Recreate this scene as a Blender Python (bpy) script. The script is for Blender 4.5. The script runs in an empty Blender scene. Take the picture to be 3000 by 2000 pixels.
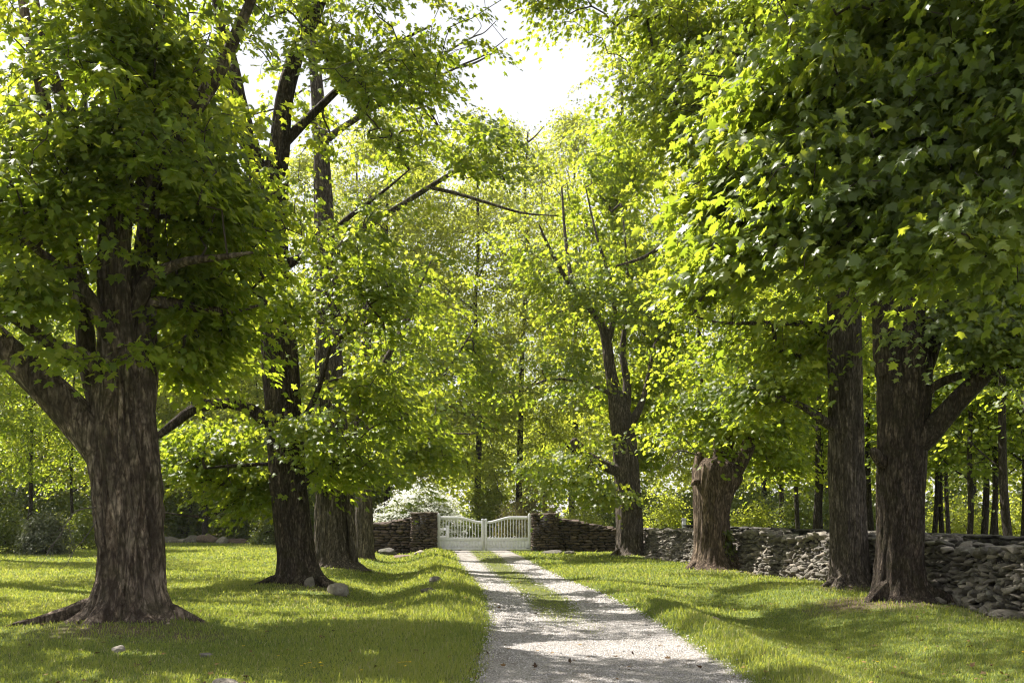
import bpy, bmesh, math, random
import numpy as np
from mathutils import Vector

rng = np.random.default_rng(7)
random.seed(7)
SC = bpy.context.scene
COL = SC.collection
F = 2917.0           # focal length in photo pixels (35 mm on 36 mm)
HZ = 1506.0          # horizon row of the photo
CAMZ = 1.6
K = 3000.0 / 2352.0
SUN = np.array([-0.47, 0.33, 0.82]); SUN /= np.linalg.norm(SUN)

# ------------------------------------------------------------------ helpers
def at(x, y, Y):
    return np.array([(x * K - 1500) / F * Y, Y, CAMZ - (y * K - HZ) / F * Y])

def toscr(p):
    p = np.asarray(p)
    Y = np.maximum(p[..., 1], 0.1)
    return (p[..., 0] / Y * F + 1500) / K, (HZ - (p[..., 2] - CAMZ) / Y * F) / K

def norm(a):
    return a / np.maximum(np.linalg.norm(a, axis=-1, keepdims=True), 1e-9)

def _hash(i, j, k):
    h = (i.astype(np.int64) * 374761393 + j.astype(np.int64) * 668265263 + k.astype(np.int64) * 2147483647) & 0xffffffff
    h = ((h ^ (h >> 13)) * 1274126177) & 0xffffffff
    h = h ^ (h >> 16)
    return (h & 0xffff) / 65535.0

def vnoise(p):
    p = np.asarray(p, float)
    f = np.floor(p); t = p - f; t = t * t * (3 - 2 * t)
    i, j, k = f[..., 0], f[..., 1], f[..., 2]
    r = 0
    for a in (0, 1):
        for b in (0, 1):
            for c in (0, 1):
                w = (t[..., 0] if a else 1 - t[..., 0]) * (t[..., 1] if b else 1 - t[..., 1]) * (t[..., 2] if c else 1 - t[..., 2])
                r = r + w * _hash(i + a, j + b, k + c)
    return r * 2 - 1

def fbm(p, o=4):
    p = np.asarray(p, float); s = 0; a = 1.0; tot = 0
    for n in range(o):
        s = s + a * vnoise(p * 2 ** n + 17.3 * n); tot += a; a *= 0.5
    return s / tot

def n2(x, y, s=1.0, o=3, seed=0.0):
    return fbm(np.stack([np.asarray(x) * s, np.asarray(y) * s, np.zeros_like(np.asarray(x, float)) + seed], -1), o)

# ------------------------------------------------------------------ terrain
_ry = np.array([-30, 4, 9.4, 14, 19, 24, 32, 43, 60, 90.])
_rx = np.array([0.6, 0.85, 0.95, 0.95, 0.74, 0.28, -0.45, -1.25, -3.2, -8.])
def roadc(y): return np.interp(y, _ry, _rx)
def roadhw(y): return np.interp(y, [4, 9.4, 19, 24, 32, 43, 60], [1.5, 1.38, 1.28, 1.20, 1.28, 1.36, 1.4])
def bump(d, c, w): return np.exp(-((d - c) / w) ** 2)

def gz(x, y):
    x = np.asarray(x, float); y = np.asarray(y, float)
    d = x - roadc(y); hw = roadhw(y)
    z = 0.05 * n2(x, y, 0.22, 3, 3.3)
    near = np.clip((46 - y) / 6, 0, 1) * np.clip((y - 2) / 4, 0, 1)
    amp = 0.6 + 0.7 * n2(0 * x, y, 0.35, 2, 9.1)
    z = z + near * 0.20 * amp * bump(d, -hw - 0.75, 0.55) * np.clip((y - 14) / 6, 0, 1)
    z = z - near * 0.17 * bump(d, -hw - 2.3, 0.8) * np.clip((y - 14) / 6, 0, 1)
    z = z + near * 0.10 * bump(d, hw + 0.5, 0.4) * np.clip((24 - y) / 8, 0, 1)
    z = z - near * 0.30 * bump(d, hw + 2.2, 1.1) * np.clip((25 - y) / 8, 0, 1)
    z = z - near * 0.03 * np.exp(-(d / hw) ** 4)
    for (tx, ty) in MOUNDS:
        z = z + 0.10 * np.exp(-((x - tx) ** 2 + (y - ty) ** 2) / 2.2)
    return z
MOUNDS = [(-5.45, 14.4), (-4.7, 22.0), (-5.2, 29.5), (6.3, 18.0), (7.0, 21.0), (5.7, 28.3), (4.5, 38.5)]

# ------------------------------------------------------------------ mesh / object builders
def mesh_np(name, V, Fs, mats, parent=None, base=None, midx=None, attrs=None, smooth=False):
    V = np.asarray(V, np.float32)
    if base is not None: V = V - np.asarray(base, np.float32)
    if not isinstance(Fs, list): Fs = [Fs]
    Fs = [np.asarray(f, np.int32) for f in Fs if len(f)]
    me = bpy.data.meshes.new(name)
    nl = sum(f.size for f in Fs); npoly = sum(len(f) for f in Fs)
    me.vertices.add(len(V)); me.vertices.foreach_set('co', V.ravel())
    me.loops.add(nl); me.loops.foreach_set('vertex_index', np.concatenate([f.ravel() for f in Fs]))
    me.polygons.add(npoly)
    tot = np.concatenate([np.full(len(f), f.shape[1], np.int32) for f in Fs])
    st = np.concatenate([[0], np.cumsum(tot)[:-1]]).astype(np.int32)
    me.polygons.foreach_set('loop_start', st)
    me.polygons.foreach_set('loop_total', tot)
    if smooth: me.polygons.foreach_set('use_smooth', np.ones(npoly, bool))
    for m in (mats if isinstance(mats, (list, tuple)) else [mats]): me.materials.append(m)
    if midx is not None: me.polygons.foreach_set('material_index', np.asarray(midx, np.int32))
    if attrs:
        for k, (dom, val) in attrs.items():
            a = me.attributes.new(k, 'FLOAT', dom); a.data.foreach_set('value', np.asarray(val, np.float32))
    me.update(calc_edges=True)
    o = bpy.data.objects.new(name, me); COL.objects.link(o)
    if parent is not None: o.parent = parent
    elif base is not None: o.location = base
    return o

def tag(o, label=None, cat=None, group=None, kind=None):
    if label: o['label'] = label
    if cat: o['category'] = cat
    if group: o['group'] = group
    if kind: o['kind'] = kind
    return o

def thing(name, loc, label, cat, group=None):
    o = bpy.data.objects.new(name, None); COL.objects.link(o)
    o.location = loc; o.empty_display_size = 0.3
    return tag(o, label, cat, group)

class MB:
    def __init__(s): s.V = []; s.F4 = []; s.F3 = []; s.n = 0
    def add(s, V, F4=None, F3=None):
        V = np.asarray(V, float)
        if F4 is not None and len(F4): s.F4.append(np.asarray(F4) + s.n)
        if F3 is not None and len(F3): s.F3.append(np.asarray(F3) + s.n)
        s.V.append(V); s.n += len(V)
    def box(s, lo, hi, bev=0.0):
        lo = np.array(lo, float); hi = np.array(hi, float)
        bm = bmesh.new(); bmesh.ops.create_cube(bm, size=1.0)
        for v in bm.verts: v.co = Vector(lo + (np.array(v.co) + 0.5) * (hi - lo))
        if bev: bmesh.ops.bevel(bm, geom=bm.edges[:] , offset=bev, segments=1, affect='EDGES')
        s.bm(bm)
    def bm(s, bm):
        bm.verts.ensure_lookup_table(); bm.verts.index_update()
        V = [v.co[:] for v in bm.verts]
        bmesh.ops.triangulate(bm, faces=[f for f in bm.faces if len(f.verts) > 4])
        f4 = [[v.index for v in f.verts] for f in bm.faces if len(f.verts) == 4]
        f3 = [[v.index for v in f.verts] for f in bm.faces if len(f.verts) == 3]
        s.add(V, f4, f3); bm.free()
    def build(s, name, mat, parent=None, base=None, smooth=False):
        Fs = []
        if s.F4: Fs.append(np.concatenate(s.F4))
        if s.F3: Fs.append(np.concatenate(s.F3))
        return mesh_np(name, np.concatenate(s.V), Fs, mat, parent, base, smooth=smooth)

# ------------------------------------------------------------------ materials
def new_mat(name):
    m = bpy.data.materials.new(name); m.use_nodes = True
    nt = m.node_tree; nt.nodes.clear()
    out = nt.nodes.new('ShaderNodeOutputMaterial')
    return m, nt, out
def N(nt, t, **kw):
    n = nt.nodes.new(t)
    for k, v in kw.items():
        if k in n.inputs: n.inputs[k].default_value = v
        else: setattr(n, k, v)
    return n
def ramp(nt, fac, stops):
    r = nt.nodes.new('ShaderNodeValToRGB'); e = r.color_ramp.elements
    while len(e) < len(stops): e.new(0.5)
    for el, (p, c) in zip(e, stops):
        el.position = p; el.color = (*c, 1) if len(c) == 3 else c
    nt.links.new(fac, r.inputs[0]); return r.outputs[0]
def noise(nt, vec, scale, detail=4, rough=0.55, dist=0.0):
    n = N(nt, 'ShaderNodeTexNoise'); n.inputs['Scale'].default_value = scale
    n.inputs['Detail'].default_value = detail; n.inputs['Roughness'].default_value = rough; n.inputs['Distortion'].default_value = dist
    nt.links.new(vec, n.inputs['Vector']); return n.outputs['Fac']
def mapping(nt, vec, scale=(1, 1, 1), loc=(0, 0, 0)):
    m = nt.nodes.new('ShaderNodeMapping'); m.inputs['Scale'].default_value = scale; m.inputs['Location'].default_value = loc
    nt.links.new(vec, m.inputs['Vector']); return m.outputs[0]
def math_(nt, op, a, b=None, clamp=False):
    m = nt.nodes.new('ShaderNodeMath'); m.operation = op; m.use_clamp = clamp
    for i, v in enumerate((a, b)):
        if v is None: continue
        if hasattr(v, 'links') or hasattr(v, 'is_linked'): nt.links.new(v, m.inputs[i])
        else: m.inputs[i].default_value = v
    return m.outputs[0]
def mixc(nt, fac, a, b, mode='MIX'):
    m = nt.nodes.new('ShaderNodeMix'); m.data_type = 'RGBA'; m.blend_type = mode
    for sock, v in ((m.inputs[0], fac), (m.inputs[6], a), (m.inputs[7], b)):
        if hasattr(v, 'is_linked'): nt.links.new(v, sock)
        elif isinstance(v, (int, float)): sock.default_value = v
        else: sock.default_value = (*v, 1)
    return m.outputs[2]
def bumpn(nt, h, strength, dist):
    b = nt.nodes.new('ShaderNodeBump'); b.inputs['Strength'].default_value = strength; b.inputs['Distance'].default_value = dist
    nt.links.new(h, b.inputs['Height']); return b.outputs[0]
def principled(nt, out, color, rough=0.8, normal=None, spec=0.3):
    p = nt.nodes.new('ShaderNodeBsdfPrincipled')
    if hasattr(color, 'is_linked'): nt.links.new(color, p.inputs['Base Color'])
    else: p.inputs['Base Color'].default_value = (*color, 1)
    if hasattr(rough, 'is_linked'): nt.links.new(rough, p.inputs['Roughness'])
    else: p.inputs['Roughness'].default_value = rough
    p.inputs['Specular IOR Level'].default_value = spec
    if normal is not None: nt.links.new(normal, p.inputs['Normal'])
    if out is not None: nt.links.new(p.outputs[0], out.inputs[0])
    return p.outputs[0]

def leaf_mat(name, stops, tstops, tfac=0.5, rough=0.42, spec=0.45):
    m, nt, out = new_mat(name)
    a = N(nt, 'ShaderNodeAttribute', attribute_name='tint')
    c = ramp(nt, a.outputs['Fac'], stops); tc = ramp(nt, a.outputs['Fac'], tstops)
    p = principled(nt, None, c, rough, None, spec)
    t = N(nt, 'ShaderNodeBsdfTranslucent'); nt.links.new(tc, t.inputs[0])
    mx = N(nt, 'ShaderNodeMixShader'); mx.inputs[0].default_value = tfac
    nt.links.new(p, mx.inputs[1]); nt.links.new(t.outputs[0], mx.inputs[2])
    nt.links.new(mx.outputs[0], out.inputs[0]); return m

M = {}
M['leaf'] = leaf_mat('maple_leaf', [(0, (.056, .090, .014)), (.5, (.080, .115, .018)), (1, (.118, .148, .024))],
                     [(0, (.32, .43, .024)), (.5, (.45, .53, .034)), (1, (.62, .63, .055))], .56, .45, .35)
M['leaf_dark'] = leaf_mat('dark_maple_leaf', [(0, (.060, .090, .028)), (.5, (.082, .115, .034)), (1, (.115, .142, .040))],
                     [(0, (.30, .40, .024)), (.5, (.40, .49, .032)), (1, (.58, .60, .045))], .50, .40, .6)
M['leaf_far'] = leaf_mat('woodland_leaf', [(0, (.086, .112, .024)), (.5, (.124, .146, .034)), (1, (.16, .175, .052))],
                     [(0, (.44, .51, .04)), (.5, (.57, .61, .055)), (1, (.66, .66, .10))], .58, .5, .25)  # paler leaf colour stands in for bright glare over the far foliage
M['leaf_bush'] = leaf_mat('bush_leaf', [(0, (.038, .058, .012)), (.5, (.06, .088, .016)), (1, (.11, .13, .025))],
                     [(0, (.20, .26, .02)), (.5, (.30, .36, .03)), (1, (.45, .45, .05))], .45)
M['leaf_dry'] = leaf_mat('dry_shrub_leaf', [(0, (.11, .10, .035)), (.5, (.16, .14, .05)), (1, (.20, .165, .07))],
                     [(0, (.36, .33, .07)), (.5, (.46, .41, .11)), (1, (.5, .40, .15))], .45)
M['needle'] = leaf_mat('evergreen_needle', [(0, (.07, .085, .042)), (.5, (.105, .118, .058)), (1, (.15, .155, .075))],
                     [(0, (.08, .10, .03)), (.5, (.12, .14, .04)), (1, (.17, .18, .05))], .3, .6)
M['petal'] = leaf_mat('white_petal', [(0, (.76, .77, .70)), (1, (.86, .86, .82))], [(0, (.74, .75, .66)), (1, (.82, .82, .76))], .45, .6, .2)
M['yellow'] = leaf_mat('yellow_petal', [(0, (.75, .50, .02)), (1, (.80, .58, .03))], [(0, (.7, .5, .02)), (1, (.7, .5, .02))], .3, .5, .3)
M['blade'] = leaf_mat('grass_blade', [(0, (.074, .112, .044)), (.45, (.120, .164, .060)), (.8, (.18, .208, .07)), (1, (.29, .26, .14))],
                     [(0, (.29, .36, .04)), (.45, (.52, .56, .06)), (.8, (.67, .67, .11)), (1, (.62, .58, .26))], .42, .5, .25)

def bark_mat(name, dark, mid, light, zs=0.12, sc=16.0, patch=0.5, moss=0.0, lichen=0.15):
    m, nt, out = new_mat(name)
    tc = N(nt, 'ShaderNodeTexCoord').outputs['Object']
    v = mapping(nt, tc, (1, 1, zs)); v2 = mapping(nt, tc, (1, 1, zs * 2.2), (3, 1, 7))
    n1 = noise(nt, v, sc, 6, .62, .4)
    n2_ = noise(nt, v2, sc * 2.4, 5, .62, .3)
    def ridge(f, k): return math_(nt, 'MULTIPLY', math_(nt, 'ABSOLUTE', math_(nt, 'SUBTRACT', f, .5)), k, True)
    cr1 = ridge(noise(nt, v, sc * .8, 4, .55, .5), 5.5)
    cr2 = ridge(noise(nt, v2, sc * 1.5, 4, .6, .6), 4.5)
    crack = math_(nt, 'MULTIPLY', cr1, math_(nt, 'ADD', math_(nt, 'MULTIPLY', cr2, .6), .4))
    c = ramp(nt, n2_, [(.36, dark), (.49, mid), (.64, light)])
    big = noise(nt, mapping(nt, tc, (1, 1, .28)), 3.4, 5, .6, .8)
    pf = math_(nt, 'MULTIPLY', math_(nt, 'SUBTRACT', big, .53), 6.0 * patch)
    c = mixc(nt, math_(nt, 'ADD', pf, 0.0, True), c, tuple(min(1, l * 1.3) for l in light))
    c = mixc(nt, math_(nt, 'MULTIPLY', pf, -.9, True), c, tuple(d * 0.9 for d in dark))
    c = mixc(nt, math_(nt, 'MULTIPLY', math_(nt, 'SUBTRACT', 1.0, crack), .85), c, tuple(d * 0.7 for d in dark))
    dn = N(nt, 'ShaderNodeTexNoise'); dn.inputs['Scale'].default_value = sc * .5; dn.inputs['Detail'].default_value = 3; nt.links.new(v, dn.inputs['Vector'])
    dv = N(nt, 'ShaderNodeVectorMath', operation='MULTIPLY_ADD'); nt.links.new(dn.outputs['Color'], dv.inputs[0]); dv.inputs[1].default_value = (.22, .22, .22); nt.links.new(v, dv.inputs[2])
    vp = N(nt, 'ShaderNodeTexVoronoi'); vp.inputs['Scale'].default_value = sc * 1.15; nt.links.new(dv.outputs[0], vp.inputs['Vector'])
    ve = N(nt, 'ShaderNodeTexVoronoi', feature='DISTANCE_TO_EDGE'); ve.inputs['Scale'].default_value = sc * 1.15; nt.links.new(dv.outputs[0], ve.inputs['Vector'])
    sp = N(nt, 'ShaderNodeSeparateColor'); nt.links.new(vp.outputs['Color'], sp.inputs[0])
    c = mixc(nt, .8, c, ramp(nt, sp.outputs[0], [(0, (.50, .48, .46)), (.5, (1, 1, 1)), (1, (1.55, 1.5, 1.45))]), 'MULTIPLY')
    pe = math_(nt, 'MULTIPLY', ve.outputs['Distance'], 6.0, True)
    c = mixc(nt, math_(nt, 'MULTIPLY', math_(nt, 'SUBTRACT', 1.0, pe), .8), c, tuple(d * 0.6 for d in dark))
    crack = math_(nt, 'MULTIPLY', crack, math_(nt, 'ADD', math_(nt, 'MULTIPLY', pe, .7), .3))
    li = ramp(nt, noise(nt, tc, 9, 5, .7), [(.60, (0, 0, 0)), (.68, (1, 1, 1))])
    c = mixc(nt, math_(nt, 'MULTIPLY', li, lichen), c, (.30, .31, .25))
    if moss:
        mo = ramp(nt, noise(nt, tc, 3, 4, .6), [(.5, (0, 0, 0)), (.62, (1, 1, 1))])
        c = mixc(nt, math_(nt, 'MULTIPLY', mo, moss), c, (.07, .08, .02))
    h = math_(nt, 'ADD', math_(nt, 'MULTIPLY', n1, .6), math_(nt, 'ADD', math_(nt, 'MULTIPLY', n2_, .5), math_(nt, 'MULTIPLY', crack, .9)))
    principled(nt, out, c, .92, bumpn(nt, h, 1.0, .05), .15)
    return m
M['bark1'] = bark_mat('maple_bark', (.052, .038, .029), (.31, .238, .185), (.60, .49, .395), .22, 8, .7, .12, .08)
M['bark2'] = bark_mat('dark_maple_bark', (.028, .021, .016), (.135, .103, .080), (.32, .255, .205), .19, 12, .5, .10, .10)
M['bark3'] = bark_mat('grey_maple_bark', (.055, .044, .036), (.29, .238, .196), (.54, .46, .39), .15, 13, .4, .05, .12)
M['bark4'] = bark_mat('brown_maple_bark', (.055, .038, .028), (.32, .235, .175), (.56, .43, .33), .13, 11, .4, .05, .06)
M['barkthin'] = bark_mat('thin_trunk_bark', (.035, .028, .023), (.10, .082, .067), (.20, .17, .14), .15, 20, .3, 0, .2)
def twig_mat():
    m, nt, out = new_mat('twig_bark')
    principled(nt, out, (.055, .043, .034), .9, None, .2); return m
M['twig'] = twig_mat()
def dead_mat():
    m, nt, out = new_mat('dead_branch_bark')
    tc = N(nt, 'ShaderNodeTexCoord').outputs['Object']
    principled(nt, out, ramp(nt, noise(nt, tc, 14), [(.3, (.06, .05, .045)), (.7, (.16, .14, .125))]), .9, None, .2); return m
M['dead'] = dead_mat()

def stone_mat(name, stops, lichen=.3, moss=.2):
    m, nt, out = new_mat(name)
    a = N(nt, 'ShaderNodeAttribute', attribute_name='tint')
    tc = N(nt, 'ShaderNodeTexCoord').outputs['Object']
    c = ramp(nt, a.outputs['Fac'], stops)
    n1 = noise(nt, tc, 14, 6, .65)
    c = mixc(nt, .75, c, ramp(nt, n1, [(.3, (.45, .45, .45)), (.5, (.95, .95, .95)), (.75, (1.35, 1.33, 1.3))]), 'MULTIPLY')
    li = ramp(nt, noise(nt, tc, 7, 5, .7), [(.55, (0, 0, 0)), (.64, (1, 1, 1))])
    c = mixc(nt, math_(nt, 'MULTIPLY', li, lichen), c, (.30, .31, .27))
    mo = ramp(nt, noise(nt, mapping(nt, tc, loc=(5, 3, 1)), 2.2, 5, .6), [(.52, (0, 0, 0)), (.66, (1, 1, 1))])
    c = mixc(nt, math_(nt, 'MULTIPLY', mo, moss), c, (.05, .06, .018))
    h = math_(nt, 'ADD', n1, math_(nt, 'MULTIPLY', noise(nt, tc, 45, 4, .6), .4))
    principled(nt, out, c, .9, bumpn(nt, h, .9, .03), .25)
    return m
M['stone_red'] = stone_mat('red_brown_fieldstone', [(0, (.055, .042, .036)), (.35, (.088, .065, .054)), (.7, (.122, .088, .072)), (.9, (.165, .122, .098)), (1, (.22, .16, .115))], .12, .1)
M['stone_grey'] = stone_mat('grey_fieldstone', [(0, (.08, .073, .063)), (.4, (.155, .138, .118)), (.8, (.24, .212, .18)), (1, (.34, .29, .24))], .35, .15)
M['stone_dark'] = stone_mat('mossy_dark_fieldstone', [(0, (.05, .047, .042)), (.6, (.09, .082, .074)), (1, (.13, .115, .10))], .2, .5)
def flat_mat(name, c, rough=.8, spec=.3):
    m, nt, out = new_mat(name)
    tc = N(nt, 'ShaderNodeTexCoord').outputs['Object']
    n = noise(nt, tc, 9, 4)
    col = mixc(nt, .6, c, ramp(nt, n, [(.3, (.82, .82, .8)), (.7, (1.05, 1.05, 1.05))]), 'MULTIPLY')
    principled(nt, out, col, rough, None, spec); return m
M['core'] = flat_mat('dark_wall_core', (.025, .021, .018))  # near-black fill behind the stones, shows in the gaps
M['white'] = flat_mat('white_gate_paint', (.85, .84, .92), .4, .4)
M['metalwhite'] = flat_mat('white_operator_shell', (.74, .74, .74), .35, .5)
M['black'] = flat_mat('black_plastic', (.012, .012, .013), .4, .4)
M['wood'] = flat_mat('weathered_post_wood', (.30, .22, .15))
M['orange'] = leaf_mat('orange_blossom', [(0, (.5, .10, .03)), (1, (.6, .16, .05))], [(0, (.6, .12, .03)), (1, (.6, .2, .05))], .3)

def ground_mat():
    m, nt, out = new_mat('lawn_ground')
    tc = N(nt, 'ShaderNodeTexCoord').outputs['Object']
    a = N(nt, 'ShaderNodeAttribute', attribute_name='bare')
    big = noise(nt, tc, .5, 4, .6); fine = noise(nt, tc, 28, 5, .7); mid = noise(nt, tc, 4, 4, .6)
    c = ramp(nt, fine, [(.3, (.065, .09, .026)), (.52, (.115, .155, .040)), (.72, (.175, .20, .065))])
    c = mixc(nt, math_(nt, 'MULTIPLY', big, .6), c, (.10, .115, .02))
    soil = ramp(nt, fine, [(.3, (.055, .042, .028)), (.7, (.17, .13, .085))])
    bf = math_(nt, 'ADD', a.outputs['Fac'], math_(nt, 'MULTIPLY', math_(nt, 'SUBTRACT', mid, .5), .9))
    bf = ramp(nt, bf, [(.35, (0, 0, 0)), (.75, (1, 1, 1))])
    c = mixc(nt, bf, c, soil)
    principled(nt, out, c, .95, bumpn(nt, fine, .8, .04), .1)
    return m
M['ground'] = ground_mat()
def gravel_mat():
    m, nt, out = new_mat('driveway_gravel')
    tc = N(nt, 'ShaderNodeTexCoord').outputs['Object']
    vo = N(nt, 'ShaderNodeTexVoronoi'); vo.inputs['Scale'].default_value = 55; nt.links.new(tc, vo.inputs['Vector'])
    vo2 = N(nt, 'ShaderNodeTexVoronoi'); vo2.inputs['Scale'].default_value = 90; nt.links.new(tc, vo2.inputs['Vector'])
    sep = N(nt, 'ShaderNodeSeparateColor'); nt.links.new(vo.outputs['Color'], sep.inputs[0])
    c = ramp(nt, sep.outputs[0], [(0, (.19, .178, .172)), (.4, (.32, .302, .294)), (.75, (.42, .398, .388)), (1, (.55, .525, .51))])
    c = mixc(nt, .5, c, ramp(nt, vo2.outputs['Distance'], [(0, (1.25, 1.25, 1.25)), (.7, (.55, .53, .5))]), 'MULTIPLY')
    big = noise(nt, mapping(nt, tc, (1, .35, 1)), 2.2, 6, .7)
    c = mixc(nt, .85, c, ramp(nt, big, [(.34, (.62, .58, .53)), (.58, (1.06, 1.04, 1.03))]), 'MULTIPLY')
    a = N(nt, 'ShaderNodeAttribute', attribute_name='grassy')
    g = math_(nt, 'ADD', a.outputs['Fac'], math_(nt, 'MULTIPLY', math_(nt, 'SUBTRACT', noise(nt, tc, 5, 5, .7), .5), 1.5))
    g = ramp(nt, g, [(.38, (0, 0, 0)), (.72, (1, 1, 1))])
    fine = noise(nt, tc, 30, 5, .7)
    gc = ramp(nt, fine, [(.3, (.06, .07, .02)), (.55, (.11, .13, .03)), (.75, (.19, .18, .08))])
    c = mixc(nt, math_(nt, 'MULTIPLY', g, .9), c, gc)
    h = math_(nt, 'ADD', vo.outputs['Distance'], math_(nt, 'MULTIPLY', vo2.outputs['Distance'], .6))
    principled(nt, out, c, .9, bumpn(nt, h, .9, -.02), .2)
    return m
M['gravel'] = gravel_mat()
def pebble_mat():
    m, nt, out = new_mat('gravel_pebble')
    a = N(nt, 'ShaderNodeAttribute', attribute_name='tint')
    c = ramp(nt, a.outputs['Fac'], [(0, (.14, .133, .129)), (.5, (.32, .30, .29)), (1, (.54, .51, .49))])
    principled(nt, out, c, .85, None, .25); return m
M['pebble'] = pebble_mat()

# ------------------------------------------------------------------ leaves
def fan(k): return np.array([[0, i, i + 1] for i in range(1, k)] + [[0, k, 1]])
_r = [(0, 0), (.30, -.06), (.25, .10), (.44, .12), (.30, .30), (.60, .46), (.52, .54), (.24, .52), (.26, .68), (.15, .70), (0, 1.0)]
_o = [(x, y) for x, y in _r] + [(-x, y) for x, y in _r[-2:0:-1]]
BIG = np.array([(0, .36, .03)] + [(x, y, -.10 * abs(x) * 2 - .16 * max(0, y - .5)) for x, y in _o]); BIGF = fan(len(_o))
_r = [(0, 0), (.34, .02), (.26, .24), (.58, .50), (.23, .52), (.20, .70), (0, 1.0)]
_o = [(x, y) for x, y in _r] + [(-x, y) for x, y in _r[-2:0:-1]]
MAPLE = np.array([(0, .36, .03)] + [(x, y, -.10 * abs(x) * 2 - .16 * max(0, y - .5)) for x, y in _o]); MAPLEF = fan(len(_o))
MID = np.array([(0, 0, 0), (.40, .05, -.05), (.20, .34, 0), (.52, .58, -.1), (0, 1, -.12), (-.52, .58, -.1), (-.20, .34, 0), (-.40, .05, -.05)])
MIDF = np.array([[0, 1, 2], [0, 2, 4], [2, 3, 4], [0, 4, 6], [4, 5, 6], [0, 6, 7]])
FAR = np.array([(0, 0, 0), (.40, .42, -.06), (0, 1, -.1), (-.40, .42, -.06)]); FARF = np.array([[0, 1, 2], [0, 2, 3]])
SHAPES = {'big': (BIG, BIGF), 'maple': (MAPLE, MAPLEF), 'mid': (MID, MIDF), 'far': (FAR, FARF)}

def leaf_geo(P, A, Nn, size, shape):
    S, Fc = SHAPES[shape]
    A = norm(A); Nn = norm(Nn - (Nn * A).sum(-1, keepdims=True) * A); X = np.cross(A, Nn)
    size = np.asarray(size)[:, None, None]
    V = P[:, None] + size * (S[None, :, 0:1] * X[:, None] + S[None, :, 1:2] * A[:, None] + S[None, :, 2:3] * rng.uniform(-.6, 3.2, (len(P), 1, 1)) * Nn[:, None])
    n = len(P); k = len(S)
    Fa = (Fc[None] + (np.arange(n) * k)[:, None, None]).reshape(-1, 3)
    return V.reshape(-1, 3), Fa

def sprays(C, O, size, k, ls, hang=.6, flat=.10, rs=None):
    r = rs or rng
    n = len(C); idx = np.repeat(np.arange(n), k); m = n * k
    L = np.stack([-O[:, 1], O[:, 0], np.zeros(n)], -1)
    ang = r.uniform(0, 2 * np.pi, m); rad = np.sqrt(r.uniform(0, 1, m)) * (1 + .25 * r.normal(size=m))
    t = rad * np.cos(ang); s = rad * np.sin(ang) * .8
    sz = size[idx]
    rdir = norm(t[:, None] * O[idx] + s[:, None] * L[idx] + 1e-4)
    ns = np.array([0, 0, 1.0]) + (.42 * r.uniform(.3, 1.5, n))[:, None] * O + .24 * r.normal(size=(n, 3)); ns[:, 2] = np.maximum(ns[:, 2], .45)
    off = sz[:, None] * (t[:, None] * O[idx] + s[:, None] * L[idx])
    P = C[idx] + off
    P[:, 2] += -(ns[idx, 0] * off[:, 0] + ns[idx, 1] * off[:, 1]) / ns[idx, 2] + sz * (-.22 * rad ** 2 + flat * r.normal(size=m) + .10)
    A = rdir * .75 + O[idx] * .25 + np.array([0, 0, -hang]) + .30 * r.normal(size=(m, 3))
    Nn = norm(ns)[idx] + .30 * r.normal(size=(m, 3))
    size_l = ls * r.uniform(.65, 1.2, m)
    ts = r.uniform(.15, .75, n)[idx]
    tint = np.clip(ts + .22 * r.normal(size=m), 0, 1)
    return P, A, Nn, size_l, tint

# sunlit places of the photo (ground), as ellipses in the photo's frame laid on the ground: canopy gaps stand over them
LIT = [  # x, y, rx, ry   (2352-wide photo frame)
    (120, 1278, 240, 14), (480, 1272, 150, 8), (110, 1318, 120, 8), (500, 1312, 130, 7), (110, 1362, 125, 16), (430,1345,60,6),
    (700, 1488, 60, 8), (1000, 1282, 110, 14), (960, 1275, 110, 12), (1010, 1345, 60, 8), (930, 1310, 40, 6), (860, 1500, 40, 10),
    (1120, 1300, 110, 10), (1100, 1318, 60, 4), (1240, 1290, 60, 5), (1170, 1352, 60, 5), (1290, 1322, 60, 8), (1330, 1345, 90, 10), (1180, 1383, 60, 3),
    (1420, 1310, 190, 16), (1520, 1335, 160, 14), (1440, 1375, 90, 12), (1650, 1338, 110, 9), (1420, 1405, 60, 5), (1520, 1370, 70, 9),
    (1650, 1382, 90, 8), (1720, 1405, 60, 4), (1400, 1485, 240, 17), (1520, 1500, 160, 14), (1660, 1500, 60, 12), (1240, 1487, 100, 6),
    (1250, 1352, 80, 10), (1180, 1322, 60, 8), (1300, 1372, 60, 6), (1130, 1345, 70, 6), (300, 1500, 110, 7), (1000, 1420, 70, 8),
    (1900, 1545, 190, 18), (1780, 1505, 80, 12), (2150, 1560, 200, 12), (1560, 1420, 60, 8), (1690, 1440, 40, 5), (1770, 1362, 70, 5),
    (2050, 1398, 60, 3), (1290, 1420, 60, 4),
]
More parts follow.
